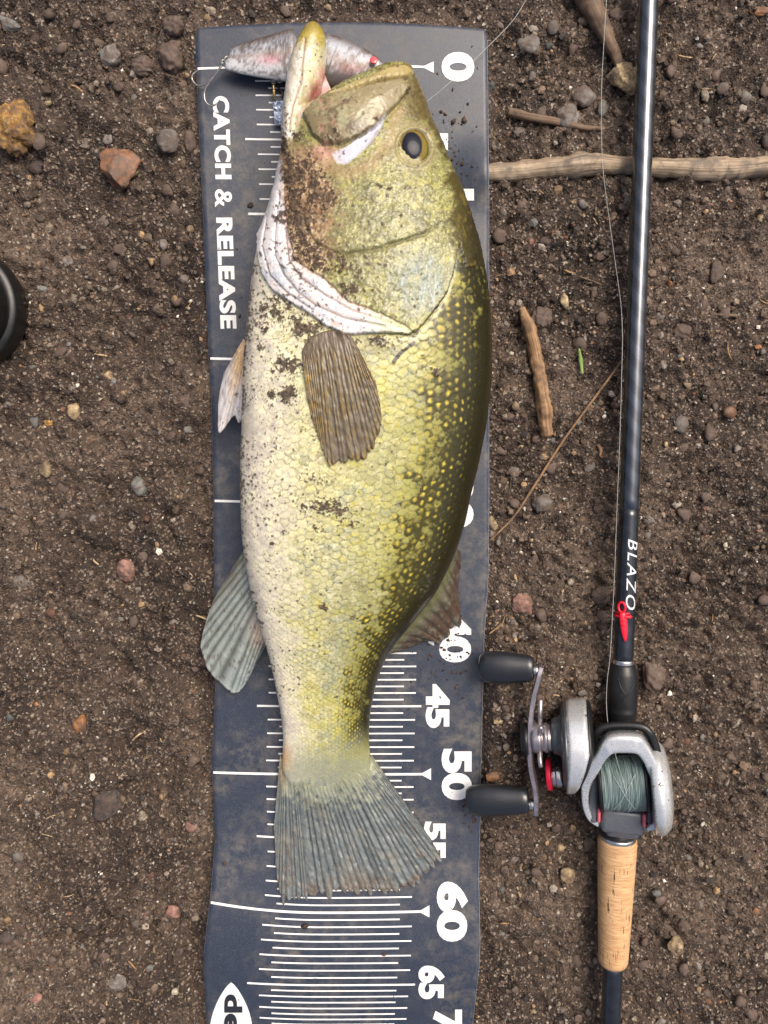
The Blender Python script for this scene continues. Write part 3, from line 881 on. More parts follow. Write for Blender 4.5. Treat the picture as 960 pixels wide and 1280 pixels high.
# fine plant litter: bits of straw, root hair and bark on the soil
parts, cols = [], []
rl = random.Random(21)
while len(parts) < 170:
    px, py = rl.uniform(-20, 980), rl.uniform(-20, 1300)
    if on_mat(np.float64(px), np.float64(py), 6) or abs(px - ROD_U(py)) < 24: continue
    if float(noise(np.array([px]), np.array([py]), 120, 3, 41)[0]) + rl.gauss(0, .6) < 0: continue
    an, ln = rl.uniform(0, 6.28), rl.choice([4, 5, 7, 9, 12, 18]) * rl.uniform(.7, 1.3)
    s_ = np.linspace(-.5, .5, 7); bend = rl.uniform(-.4, .4) * ln
    xx = px + s_ * ln * math.cos(an) - (s_ ** 2) * bend * math.sin(an); yy = py + s_ * ln * math.sin(an) + (s_ ** 2) * bend * math.cos(an)
    g_ = G(xx, yy); r_ = rl.choice([.00022, .0003, .0004, .0007])
    co, f = tube(g_ + [0, 0, r_ * 1.6 + .0006], r_ * np.array([.6, 1, 1, 1, 1, .9, .5]), 6, .7)
    parts.append((co, f)); cols.append(np.tile(lin(rl.choice([(150, 120, 82), (112, 86, 60), (84, 66, 52), (176, 152, 116), (66, 56, 48)])), (len(co), 1)))
co, f = join(parts); me = mesh_np('plant_litter', co, f); set_col(me, np.vstack(cols))
tag(add('plant_litter', me, vcol('litter', 0.8, bscale=1200, bdist=0.0002, var=0.3)), 'tiny bits of straw and root scattered on the soil', 'plant litter', kind='stuff')
# ------------------------------------------------------------------ the fish
ST = np.array([  # row, belly edge, back edge, middle height (cm), half thickness (cm)
    (83, 493, 511, 4.3, 0.5), (86, 484, 515, 4.3, 1.2), (92, 470, 518, 4.3, 1.7), (99, 455, 520, 4.2, 2.0), (107, 437, 524, 4.2, 2.3), (115, 420, 528, 4.2, 2.5),
    (125, 404, 532, 4.2, 2.7), (135, 389, 535, 4.2, 2.85), (145, 372, 538, 4.2, 3.0), (155, 358, 542, 4.2, 3.15), (165, 354, 547, 4.2, 3.25),
    (180, 353, 554, 4.25, 3.4), (205, 349, 564, 4.3, 3.6), (230, 343, 575, 4.4, 3.8), (255, 338, 585, 4.5, 4.0), (280, 330, 592, 4.55, 4.15),
    (300, 324, 598, 4.6, 4.25), (320, 320, 602, 4.65, 4.35), (350, 315, 609, 4.7, 4.4), (390, 311, 613, 4.75, 4.45), (440, 306, 615, 4.8, 4.5),
    (480, 304, 614, 4.8, 4.5), (530, 303, 608, 4.75, 4.4), (580, 301, 598, 4.6, 4.3), (620, 301, 588, 4.5, 4.15), (650, 302, 582, 4.35, 4.0),
    (680, 304, 573, 4.2, 3.8), (705, 308, 563, 4.0, 3.6), (740, 314, 545, 3.7, 3.2), (770, 322, 522, 3.4, 2.85), (800, 331, 497, 3.05, 2.5),
    (825, 338, 481, 2.75, 2.2), (855, 344, 470, 2.45, 1.9), (890, 351, 463, 2.15, 1.6), (920, 354, 461, 1.85, 1.25), (945, 353, 463, 1.55, 0.9),
    (962, 353, 462, 1.35, 0.6), (978, 360, 456, 1.2, 0.36), (992, 371, 446, 1.12, 0.22), (1004, 386, 432, 1.08, 0.13)], float)
JAW = np.array([(30, 388, 396, 4.0, 0.4), (35, 381, 402, 4.0, 0.8), (43, 377, 406, 4.0, 1.05), (54, 371, 408, 4.0, 1.2), (68, 365, 408, 4.0, 1.3), (82, 361, 407, 4.0, 1.4), (97, 359, 405, 4.05, 1.5),
                (111, 357, 402, 4.1, 1.7), (126, 355, 393, 4.1, 1.9), (140, 354, 385, 4.15, 2.1), (156, 353, 380, 4.2, 2.3), (175, 353, 380, 4.2, 2.4), (200, 352, 382, 4.2, 2.2), (215, 358, 376, 4.2, 1.5)], float)
def loft(st, n, seg, power):
    v = np.linspace(st[0, 0], st[-1, 0], n)
    c = [np.interp(v, st[:, 0], st[:, k]) for k in range(1, 5)]
    k = max(3, n // 60) | 1
    def sm(a):
        p = np.pad(a, k // 2, 'reflect', reflect_type='odd'); return np.convolve(p, np.ones(k) / k, 'valid')
    xl, xr, zc, ht = [sm(q) for q in c]
    zc, ht = zc / 100, ht / 100
    a_, b_ = P(xl, v, zc), P(xr, v, zc)
    xc = (a_[:, 0] + b_[:, 0]) / 2; hw = (b_[:, 0] - a_[:, 0]) / 2; y = a_[:, 1]
    t = np.linspace(0, 2 * math.pi, seg, endpoint=False)
    ct, s_ = np.cos(t), np.sin(t)
    ex = np.sign(ct) * np.abs(ct) ** (2 / power); ez = np.sign(s_) * np.abs(s_) ** (2 / power)
    X = xc[:, None] - hw[:, None] * ex                 # t = 0 on the belly
    Z = zc[:, None] + ht[:, None] * ez * (1 - 0.10 * ex * 0)
    co = np.stack([X, np.broadcast_to(y[:, None], X.shape), Z], -1).reshape(-1, 3)
    f = [grid_faces(n, seg, True)]
    c0 = len(co); j = np.arange(seg); e = (n - 1) * seg
    co = np.vstack([co, [xc[0], y[0], zc[0]], [xc[-1], y[-1], zc[-1]]])
    f.append(np.stack([np.full(seg, c0), (j + 1) % seg, j], 1)); f.append(np.stack([np.full(seg, c0 + 1), e + j, e + (j + 1) % seg], 1))
    return co, f, (y, xc, hw, zc, ht)
bc, bf, SEC = loft(ST, 340, 120, 2.15)
jc, jf, _ = loft(JAW, 90, 48, 2.1)
FLOORZ = 0.0068
bc[:, 2] = np.where(bc[:, 2] < FLOORZ + .004, FLOORZ + .004 * np.exp(np.minimum(bc[:, 2] - FLOORZ - .004, 0) / .004), bc[:, 2])
co, f = join([(bc, bf), (jc, jf)])
tmp = add('fish_tmp', mesh_np('fish_tmp', co, f))
md = tmp.modifiers.new('r', 'REMESH'); md.mode = 'VOXEL'; md.voxel_size = 0.00060; md.use_smooth_shade = True
ms = tmp.modifiers.new('s', 'SMOOTH'); ms.factor = 0.5; ms.iterations = 9
dg = bpy.context.evaluated_depsgraph_get()
fme = bpy.data.meshes.new_from_object(tmp.evaluated_get(dg))
bpy.data.objects.remove(tmp)
fme.name = 'body'
nv = len(fme.vertices)
CO = np.empty(nv * 3, np.float32); fme.vertices.foreach_get('co', CO); CO = CO.reshape(-1, 3).astype(float)
NO = np.empty(nv * 3, np.float32); fme.vertex_normals.foreach_get('vector', NO); NO = NO.reshape(-1, 3).astype(float)
U, V = proj(CO)
ys = SEC[0][::-1]
xc, hw, zc, ht = [np.interp(CO[:, 1], ys, q[::-1]) for q in SEC[1:]]
th = np.arctan2((CO[:, 2] - zc) / ht, -(CO[:, 0] - xc) / hw)          # 0 belly .. pi back over the upper flank
th = np.where(th < -math.pi / 2, th + 2 * math.pi, th)
T = np.clip((U - np.interp(V, ST[:, 0], ST[:, 1])) / (np.interp(V, ST[:, 0], ST[:, 2]) - np.interp(V, ST[:, 0], ST[:, 1])), -0.1, 1.1)

# scales: rows round the body, each scale overlapping the next one tailwards
ygrid = np.linspace(ys[-1], ys[0], 800)
lgrid = 0.0050 * (np.interp(ygrid, ys, SEC[2][::-1]) / SEC[2].max()) ** 0.45
Sg = np.r_[0, np.cumsum((ygrid[:-1] - ygrid[1:]) / lgrid[:-1])]
sb = np.interp(-CO[:, 1], -ygrid, Sg)
ra = th / math.pi * 41 + 0.14 * noise(CO[:, 0], CO[:, 1], 0.03, 0, 3)
sb = sb + 0.12 * noise(CO[:, 0], CO[:, 1], 0.02, 0, 4)
best = np.full(nv, 1e9); rd = np.ones(nv); db_ = np.zeros(nv); da_ = np.zeros(nv); sid = np.zeros(nv)
i0 = np.floor(ra); 
for di in (-1, 0, 1, 2):
    i = i0 + di; off = 0.5 * np.mod(i, 2)
    j0 = np.floor(sb - off)
    for dj in (-2, -1, 0, 1):
        j = j0 + dj; cb = j + off
        da = ra - i; db = sb - cb
        q = np.hypot(da / 0.74, db / 1.02)
        ok = (q < 1) & (cb < best)
        best = np.where(ok, cb, best); rd = np.where(ok, q, rd); db_ = np.where(ok, db, db_); da_ = np.where(ok, da, da_)
        sid = np.where(ok, np.mod(np.sin(i * 12.9898 + j * 78.233) * 43758.5453, 1), sid)
edge = sstep(0.80, 1.0, rd)
shgt = (0.35 + 0.5 * db_) * (1 - sstep(0.9, 1.0, rd) * 0.6)

# outlines on the head
gill = [(572, 305), (569, 330), (565, 346), (559, 364), (548, 382), (535, 398), (521, 414), (510, 418), (480, 417), (430, 419), (407, 407), (388, 394), (355, 373), (340, 363), (326, 338), (322, 294)]
headp = gill + [(290, 200), (290, 10), (650, 10), (650, 325), (582, 335)]
silver = [(355, 225), (361, 289), (369, 325), (385, 335), (407, 349), (434, 376), (472, 390), (510, 409), (515, 416), (480, 417), (430, 419), (407, 407), (388, 394), (355, 373), (340, 363), (326, 338), (318, 294), (335, 235)]
preop = [(378, 265), (384, 290), (396, 306), (428, 319), (472, 311), (504, 300), (530, 292), (547, 282)]
maxil = [(383, 150), (378, 142), (392, 128), (410, 117), (440, 112), (470, 103), (500, 97), (514, 108), (503, 124), (490, 138), (470, 157), (450, 171), (428, 180), (405, 181), (390, 168)]
lip = [(405, 121), (420, 110), (445, 100), (470, 90), (492, 80), (512, 80), (518, 92), (506, 97), (478, 101), (450, 110), (425, 117)]
stripe = [(482, 143), (478, 158), (462, 180), (446, 196), (432, 206), (420, 204), (415, 192), (436, 180), (456, 167), (470, 155)]
wob = 0.5 * noise(U, V, 14, 1, 1)
Uw, Vw = U + wob, V + 0.5 * noise(U, V, 14, 1, 2)
d_head = sdf(Uw, Vw, headp); d_gill, _ = seg_dist(Uw, Vw, gill)
d_silver = sdf(Uw, Vw, silver); d_pre, t_pre = seg_dist(Uw, Vw, preop)
d_max = sdf(Uw, Vw, maxil); d_lip = sdf(Uw, Vw, lip); d_str = sdf(Uw, Vw, stripe)
fold1, _ = seg_dist(U, V, [(349, 240), (345, 290), (345, 320), (357, 345), (375, 367), (395, 382), (430, 398), (480, 408)])
fold2, _ = seg_dist(U, V, [(357, 290), (361, 325), (378, 349), (405, 368), (440, 388), (485, 402)])
fold3, _ = seg_dist(U, V, [(334, 270), (331, 310), (340, 345), (360, 366), (392, 388)])
eye_c = (518, 184)
d_eye = np.hypot((U - eye_c[0]) / 19.5, (V - eye_c[1]) / 21.0)
on_head = sstep(-0.5, 0.5, d_head)
body_m = 1 - sstep(-4, 0, d_head)
jawm = sstep(0, 4, sdf(U, V, [(352, 20), (412, 20), (412, 95), (402, 118), (380, 140), (372, 175), (340, 175)]))

# relief, in metres
n_big = noise(U, V, 70, 3, 8)
hgt = body_m * (0.00034 + 0.00010 * n_big) * shgt * sstep(1.02, 0.9, np.abs(T - 0.5) * 2) * sstep(985, 930, V)
gl = np.where(d_head > 0, np.exp(-d_gill / 22) * sstep(0, 2.2, d_gill), -np.exp(-d_gill / 3.5)) * sstep(250, 320, V)
hgt += 0.0026 * np.where(d_head > 0, gl, 0.28 * gl)
hgt -= 0.0013 * np.exp(-(d_pre / 2.4) ** 2) * sstep(0.0, .1, t_pre) * (1 - 0.5 * sstep(.8, 1, t_pre))
hgt += 0.0008 * sstep(0, 14, d_silver * 1.0) - 0.0010 * (np.exp(-(fold1 / 1.1) ** 2) + np.exp(-(fold2 / 1.1) ** 2) + 0.8 * np.exp(-(fold3 / 1.1) ** 2))
hgt += 0.0003 * (np.exp(-((fold1 - 6) / 4) ** 2) + np.exp(-((fold2 - 6) / 4) ** 2))
d_sb, _ = seg_dist(Uw, Vw, silver[:8])
hgt += np.where(d_silver > 0, -0.0012 * np.exp(-d_sb / 4), 0.0006 * np.exp(-d_sb / 6)) * sstep(230, 270, V)
hgt += (0.0011 * sstep(-0.6, 2.5, d_max) + 0.0030 * np.sqrt(np.clip(d_max / 26, 0, 1))) * (1 - jawm) - 0.0011 * np.exp(-(np.minimum(d_max, 0) / 3) ** 2) * (d_max < 0) * (1 - jawm)
hgt += 0.0012 * sstep(0, 4, d_lip) - 0.0014 * np.exp(-(d_lip / 1.6) ** 2) * (V > 96)
hgt -= 0.0010 * sstep(0, 4, d_str)
hgt -= 0.0020 * sstep(1.08, 0.92, d_eye); hgt += 0.0009 * np.exp(-((d_eye - 1.16) / 0.10) ** 2)
jl, _ = seg_dist(U, V, [(381, 48), (378, 75), (376, 105), (368, 135), (362, 165)]); hgt -= jawm * 0.0011 * np.exp(-(jl / 1.5) ** 2)
cheek = on_head * (1 - sstep(0, 3, d_silver)) * (1 - sstep(-2, 1, d_max)) * (1 - jawm)
n_fine = noise(U, V, 7, 1, 6); n_mid = noise(U, V, 22, 0, 7); n_big = noise(U, V, 70, 3, 8)
ridged = 1 - np.abs(noise(U, V * 0.7, 10, 1, 11))
hgt += cheek * (0.00004 * n_fine + 0.00005 * ridged + 0.00015 * n_mid)
hgt += (1 - cheek) * on_head * 0.00005 * n_fine

# mud: blots, smears and specks
mud = np.zeros(nv)
def blot(x, y, rx_, ry_, k=0.7, sc=9, off=0):
    global mud
    q = np.hypot((U - x) / rx_, (V - y) / ry_)
    m = sstep(0.05, 0.22, k - q + 0.42 * noise(U, V, sc, 1, off + x * .01) * 1.0)
    mud = np.maximum(mud, m * (q < 2.2))
for x, y, a_, b_, k in ((361, 456, 18, 13, .9), (359, 493, 14, 11, .9), (342, 494, 6, 6, .8), (405, 632, 28, 10, .85), (425, 640, 18, 8, .7), (372, 402, 13, 17, .8), (345, 392, 16, 11, .75), (385, 412, 20, 9, .85), (362, 380, 14, 11, .75), (340, 375, 10, 9, .7), (332, 410, 7, 8, .6), (392, 600, 26, 10, .35), (440, 655, 22, 9, .4), (395, 660, 20, 10, .35), (350, 560, 14, 8, .3),
                         (395, 430, 20, 14, .7), (330, 386, 7, 6, .7), (326, 434, 5, 10, .6), (351, 272, 8, 12, .8), (368, 260, 10, 40, 1.0), (362, 215, 10, 30, .85), (378, 205, 18, 18, .7), (376, 300, 11, 36, .85), (398, 238, 20, 26, .85), (384, 272, 12, 22, .6),
                         (412, 250, 9, 15, .8), (388, 312, 16, 13, .7), (412, 318, 18, 11, .65), (425, 335, 28, 13, .55), (398, 330, 17, 10, .7), (440, 360, 34, 18, .38), (356, 185, 6, 30, .5), (358, 150, 6, 26, .35), (370, 170, 10, 10, .5),
                         (341, 507, 5, 5, .6), (480, 430, 18, 10, .4), (470, 424, 34, 6, .45), (545, 465, 10, 8, .45), (442, 770, 10, 8, .3), (357, 664, 5, 6, .8), (342, 678, 4, 5, .7), (404, 758, 5, 5, .8), (379, 778, 3.4, 3.4, .8), (327, 735, 2.6, 3, .8),
                         (505, 118, 14, 14, .35), (487, 236, 6, 3, .7), (474, 233, 4, 3, .7), (501, 271, 3, 2.6, .8), (421, 870, 2.6, 2.6, .8), (470, 962, 8, 6, .3), (415, 172, 20, 10, .25), (430, 190, 8, 5, .3), (470, 152, 5, 6, .5), (458, 176, 4, 4, .5)):
    blot(x, y, a_, b_, k)
# specks stamped on a fine map
SR = 3.0; sx0, sy0 = 280, 20
smap = np.zeros((int(1000 * SR), int(360 * SR)))
def stamp(x, y, r, el=1.0, an=0.0):
    cx, cy = (x - sx0) * SR, (y - sy0) * SR; R = r * SR
    x0, x1, y0, y1 = int(cx - R * 2), int(cx + R * 2) + 2, int(cy - R * 2), int(cy + R * 2) + 2
    if x0 < 0 or y0 < 0 or x1 >= smap.shape[1] or y1 >= smap.shape[0]: return
    yy, xx = np.mgrid[y0:y1, x0:x1]
    c_, s_ = math.cos(an), math.sin(an)
    p = ((xx - cx) * c_ + (yy - cy) * s_) / el; q = (-(xx - cx) * s_ + (yy - cy) * c_) * el
    smap[y0:y1, x0:x1] = np.maximum(smap[y0:y1, x0:x1], sstep(1.15, 0.75, np.hypot(p, q) / R))
rs = random.Random(5)
for _ in range(9000):
    y = rs.uniform(300, 900); l, r = np.interp(y, ST[:, 0], ST[:, 1]), np.interp(y, ST[:, 0], ST[:, 2])
    t = rs.random() ** 3.0
    if rs.random() > np.interp(y, [300, 420, 520, 700, 800, 900], [1, 1, .75, .6, .3, .1]): continue
    sxx = l + (r - l) * t * 0.8
    if float(noise(np.array([sxx]), np.array([y]), 40, 0, 55)[0]) + rs.gauss(0, .8) < 0.1: continue
    stamp(sxx, y, rs.choice([.5, .5, .6, .6, .7, .8, .9, 1.2, 1.8]) * rs.uniform(.7, 1.1), rs.uniform(.8, 1.5), rs.uniform(0, 3.1))
for _ in range(120):
    stamp(rs.uniform(325, 500), rs.uniform(240, 415), rs.choice([.7, 1, 1.4, 2.0, 2.6]), rs.uniform(1, 1.8), rs.uniform(0.5, 1.2))
for _ in range(260):
    stamp(rs.uniform(352, 560), rs.uniform(40, 330), rs.choice([.6, .8, 1.0, 1.4]), rs.uniform(1, 1.5), rs.uniform(0, 3.1))
speck = bil(smap, (U - sx0) * SR, (V - sy0) * SR)
speck *= (U > sx0 + 2)
hgt += 0.0007 * mud * (0.7 + 0.3 * n_fine) + 0.00025 * speck
facing = sstep(-0.1, 0.25, NO[:, 2])
CO2 = CO + NO * (hgt * facing)[:, None]

# colours of the skin, including glints painted on the scales
def c3(*c): return lin(c)[None, :]
def M(a, b, m): return a * (1 - m[:, None]) + b * m[:, None]
t_ = T + 0.045 * n_mid + 0.02 * n_fine
tail = sstep(700, 900, V)
col = M(c3(238, 228, 208), c3(234, 226, 192), sstep(0.02, 0.16, t_))
col = M(col, c3(214, 208, 150), sstep(0.13, 0.34, t_))
col = M(col, c3(190, 186, 120), sstep(0.36, 0.58, t_))
col = M(col, c3(166, 162, 84), sstep(0.58, 0.74, t_))
# the lateral band, greyer, and grey-blue clouds in the flank
lat = np.exp(-((t_ - 0.52 - 0.03 * np.sin(V / 40)) / 0.10) ** 2)
col = M(col, c3(150, 152, 124), lat * (0.30 + 0.35 * tail) * sstep(430, 560, V))
col = M(col, c3(140, 146, 138), sstep(0.35, 1.3, n_mid + 0.35 * n_fine) * 0.55 * sstep(0.16, 0.3, t_))
col = M(col, c3(206, 196, 84), sstep(0.4, 1.4, noise(U, V, 30, 0, 21)) * 0.5 * sstep(0.15, 0.35, t_))
# scale by scale: tone and darker rims
col = col * ((0.88 + 0.22 * sid) * (0.93 + 0.10 * n_mid + 0.05 * n_fine))[:, None]
col = M(col, c3(76, 78, 50), edge * body_m * (0.16 + 0.52 * sstep(0.2, 0.5, t_)) * (0.65 + 0.35 * sstep(-1, 1, n_mid)))
pock = edge * body_m * sstep(0.08, 0.16, t_) * sstep(0.5, 0.36, t_) * (np.mod(sid * 7.3, 1) > 0.45)
col = M(col, c3(112, 98, 66), pock * 0.55)
col = M(col, c3(238, 234, 206), sstep(0.3, 1.5, noise(U, V, 8, 1, 23)) * 0.35 * body_m * sstep(.75, .5, t_))
col = M(col, c3(128, 124, 84), sstep(0.5, 1.6, noise(U, V, 6, 1, 25)) * 0.45 * body_m * sstep(.1, .3, t_) * sstep(.8, .6, t_))
glint = sstep(0.45, 0.1, np.hypot(da_ / 0.6, (db_ - 0.2) / 0.6))  # highlight painted into the middle of each scale
col = M(col, c3(232, 226, 170), glint * 0.22 * body_m * (sid > 0.35) * sstep(0.7, 0.4, t_))
# back: dark olive with a yellow dot in most scales
bk = sstep(0.66, 0.84, t_ + 0.16 * (sid - 0.5) + 0.03 * n_big - 0.05 * sstep(480, 380, V))
dr_ = np.interp(T, [0.6, 0.72, 0.85, 0.97], [1.25, 1.0, 0.8, 0.55])
dot = sstep(0.68, 0.12, np.hypot(da_ / 0.62, (db_ - 0.30) / 0.70) / dr_) * (sid > 0.28)
bcol = M(np.repeat(c3(64, 60, 18), nv, 0), c3(34, 32, 13), sstep(0.80, 0.97, T))
bcol = M(bcol, c3(196, 178, 66) * 1.0, dot * (1 - sstep(0.86, 0.97, T)) * (0.15 + 0.85 * sstep(0.25, 0.95, sid)) * (0.75 + 0.25 * n_mid))
col = M(col, bcol, bk * sstep(960, 900, V))
# tail root fades to grey
rayp = np.abs(np.sin(np.arctan2(U - 405, V - 800) * 62 + 0.5 * n_mid))
col = M(col, c3(146, 150, 132), sstep(915, 970, V) * 0.75)
col = M(col, c3(96, 102, 102), sstep(968, 992, V + 6 * n_fine) * 0.85 * sstep(0.75, 0.2, rayp))
col = M(col, c3(118, 126, 124), sstep(976, 1000, V + 6 * n_fine) * 0.7)
col = M(col, c3(206, 150, 84), np.exp(-np.hypot((U - 356) / 8, (V - 945) / 16) ** 2) * 0.6)
# cheek and gill cover
ck = M(np.repeat(c3(120, 118, 64), nv, 0), c3(180, 180, 130), sstep(0.60, 1.0, ridged) * 0.75)
ck = M(ck, c3(78, 76, 46), sstep(0.0, 1.3, n_mid) * 0.7)
ck = M(ck, c3(118, 116, 86), sstep(-0.4, 1.2, noise(U, V, 60, 3, 44)) * 0.5)
net = 1 - np.abs(noise(U * 0.8, V, 7, 1, 35)); ck = M(ck, c3(214, 212, 166), sstep(0.80, 1.0, net) * 0.55 * sstep(400, 430, U))
ck = M(ck, c3(88, 84, 50), sstep(0.5, 1.5, noise(U, V, 9, 1, 38)) * 0.5)
ck = M(ck, c3(184, 178, 96), sstep(0.2, 1.4, noise(U, V, 18, 1, 31)) * 0.45)
ck = M(ck, c3(196, 186, 150), sstep(0.2, 1.2, noise(U, V, 34, 0, 36)) * sstep(430, 380, U) * 0.6)
lc = sstep(428, 404, U + 8 * n_mid) * sstep(165, 200, V) * sstep(352, 325, V)
lcc = M(np.repeat(c3(186, 160, 126), nv, 0), c3(96, 70, 50), sstep(-0.5, 0.9, noise(U, V, 13, 1, 37)))
ck = M(ck, lcc, lc * 0.85)
streak = noise(U, V * 0.18, 5, 1, 33)
op = np.exp(-(np.hypot((U - 524) / 36, (V - 352) / 40)) ** 4)
ck = M(ck, c3(104, 118, 112), op * (0.60 + 0.25 * streak))
ck = M(ck, c3(178, 192, 186), op * sstep(0.7, 1.6, streak) * 0.5)
napeline = np.interp(V, [90, 130, 160, 200, 250, 300, 345], [516, 524, 540, 556, 562, 565, 569])
nape = sstep(-7, 7, U - napeline + 5 * n_mid)
nk = M(np.repeat(c3(70, 63, 24), nv, 0), c3(44, 40, 16), sstep(0, 22, U - napeline - 6))
nk = M(nk, c3(128, 112, 48), sstep(0.6, 1.6, noise(U, V * 0.3, 8, 1, 41)) * 0.45)
ck = M(ck, nk, nape)
sn = np.exp(-(np.hypot((U - 523) / 24, (V - 118) / 40)) ** 4)
ck = M(ck, c3(98, 84, 46) * (0.85 + 0.3 * n_fine[:, None] * 0.5), sn * 0.9)
ck = M(ck, c3(150, 138, 104), sstep(1.75, 1.2, d_eye) * 0.55)
bar = np.exp(-(seg_dist(U, V, [(404, 212), (440, 216), (466, 204), (486, 178), (498, 140)])[0] / 9) ** 2)
ck = M(ck, c3(142, 120, 82), bar * 0.75)
ck = M(ck, c3(84, 78, 46), np.exp(-(d_pre / 3.0) ** 2) * 0.55)
hd = ck
mx = M(np.repeat(c3(134, 122, 90), nv, 0), c3(86, 72, 50), sstep(0.0, 1.2, n_mid) * 0.8)
mx = M(mx, c3(160, 160, 122), sstep(0.2, 1.3, noise(U, V, 16, 1, 51)) * 0.55)
mx = M(mx, c3(188, 142, 122), sstep(0.3, 1.4, noise(U, V, 26, 0, 52)) * 0.5 * sstep(440, 400, U))
mx = M(mx, c3(92, 74, 48), np.exp(-(np.abs(d_max) / 3) ** 2) * 0.55)
hd = M(hd, mx, sstep(-1, 1.5, d_max))
lp = M(np.repeat(c3(156, 140, 90), nv, 0), c3(108, 92, 50), sstep(0, 1.2, n_mid + (U - 480) / 40) * 0.8)
lp = M(lp, c3(196, 180, 140), sstep(450, 410, U) * 0.6)
hd = M(hd, lp, sstep(-1, 1.5, d_lip))
lg, _ = seg_dist(U, V, [(410, 121), (445, 112), (478, 103), (510, 97)])
hd = M(hd, c3(58, 42, 30), np.exp(-(lg / 1.5) ** 2) * 0.85)
hd = M(hd, c3(196, 196, 212), sstep(-1, 2, d_str) * 0.9)
hd = M(hd, c3(150, 146, 160), sstep(0.2, 1.2, noise(U, V, 9, 1, 56)) * sstep(-1, 2, d_str) * 0.6)
hd = M(hd, c3(210, 150, 140), np.exp(-np.hypot((U - 405) / 14, (V - 190) / 9) ** 2) * 0.6)
sv = M(np.repeat(c3(212, 206, 204), nv, 0), c3(178, 190, 202), sstep(-0.3, 1.0, n_mid) * 0.7)
sv = M(sv, c3(228, 222, 214), sstep(0.3, 1.2, noise(U, V, 12, 1, 53)) * 0.6)
sv = M(sv, c3(198, 160, 150), sstep(0.6, 1.4, noise(U, V, 16, 1, 54)) * 0.5)
sv = M(sv, c3(226, 190, 172), np.exp(-(d_sb / 5) ** 2) * 0.8)
sv = M(sv, c3(132, 118, 114), np.clip(np.exp(-(fold1 / 1.1) ** 2) + np.exp(-(fold2 / 1.1) ** 2) + np.exp(-(fold3 / 1.1) ** 2), 0, 1) * 0.8)
sv = M(sv, c3(176, 178, 130), sstep(440, 500, U) * 0.75)
hd = M(hd, sv, sstep(-1.0, 1.5, d_silver))
hd = M(hd, c3(222, 218, 218), sstep(356, 348, U) * (V > 200) * (V < 330))
# lower jaw
jr = np.interp(V, JAW[:, 0], JAW[:, 2]); jq = np.clip((U - np.interp(V, JAW[:, 0], JAW[:, 1])) / np.maximum(jr - np.interp(V, JAW[:, 0], JAW[:, 1]), 4), 0, 1)
jw = M(np.repeat(c3(206, 200, 184), nv, 0), c3(188, 186, 146), sstep(0.35, 0.6, jq))
jw = M(jw, c3(214, 150, 140), sstep(0.72, 0.95, jq + 0.08 * n_fine) * sstep(70, 100, V))
jw = M(jw, c3(188, 88, 82), np.exp(-np.hypot((U - 394) / 8, (V - 118) / 13) ** 2) * 0.9)
jw = M(jw, c3(164, 146, 62), sstep(66, 42, V + 5 * n_fine))
jw = M(jw, c3(120, 104, 44), sstep(44, 32, V) * 0.6)
jw = M(jw, c3(120, 84, 62), np.exp(-(jl / 1.4) ** 2) * 0.7)
jw = M(jw, c3(224, 170, 150), np.exp(-np.hypot((U - 382) / 9, (V - 148) / 11) ** 2) * 0.8)
jw = M(jw, c3(150, 134, 108), sstep(0.3, 1.3, noise(U, V * 0.5, 9, 1, 57)) * 0.5)
jw = M(jw, c3(226, 216, 214), sstep(0.4, 1.4, noise(U, V * 0.4, 12, 1, 58)) * 0.5 * sstep(55, 80, V))
hd = M(hd, jw, jawm)
col = M(col, hd, on_head)
col = M(col, c3(58, 48, 34), np.exp(-(d_gill / 1.7) ** 2) * (d_head < 1) * 0.8 * sstep(300, 330, V) * sstep(400, 500, U))
tw_, _ = seg_dist(U, V, [(517, 428), (506, 437), (499, 443), (492, 453)])
col = M(col, c3(40, 34, 28), sstep(3.0, 1.6, tw_ + 0.4 * n_fine))
col = M(col, c3(112, 108, 92), np.exp(-np.hypot((U - 468) / 40, (V - 432) / 14) ** 4) * (0.45 + 0.3 * n_mid * 0.5))
mudc = M(np.repeat(c3(56, 42, 33), nv, 0), c3(120, 98, 76), sstep(0.1, 1.3, noise(U, V, 10, 1, 61)) * 0.7)
thin = sstep(0.0, 1.0, noise(U, V, 20, 0, 66)) * np.exp(-np.hypot((U - 388) / 44, (V - 255) / 85) ** 4) * 0.75
col = M(col, c3(132, 100, 66), thin * on_head)
col = M(col, mudc, mud * 0.94)
col = M(col, c3(62, 46, 36), speck * 0.85)
fme.vertices.foreach_set('co', CO2.astype(np.float32).ravel())
fme.update()
set_col(fme, np.clip(col, 0.003, 0.9))
set_val(fme, 0.32 + 0.10 * cheek + 0.45 * mud + 0.25 * speck + 0.06 * n_fine * 0.5, 'Rough')
skin_m = vcol('fish skin', rattr='Rough', bscale=700, bdist=0.00005, bstr=0.4, sss=0.06, var=0.10, coat=0.15)
FISH = empty('fish', P(450, 600, 0.0066))
tag(FISH, 'large olive green bass with cream belly and mud specks on the mat', 'fish')
BODY = add('body', fme, skin_m, FISH)
bpy.context.view_layer.update()
bvh = BVHTree.FromObject(BODY, bpy.context.evaluated_depsgraph_get())
def on_fish(px, py, lift=0.0):
    """the point of the fish's skin that the camera sees at this pixel, or None"""
    d = (P(px, py, 0.0) - CAM); d /= np.linalg.norm(d)
    loc, nrm, *_ = bvh.ray_cast(Vector(CAM) - BODY.matrix_world.translation, Vector(d))
    if loc is None: return None
    return np.array(loc + BODY.matrix_world.translation) + np.array(nrm) * lift

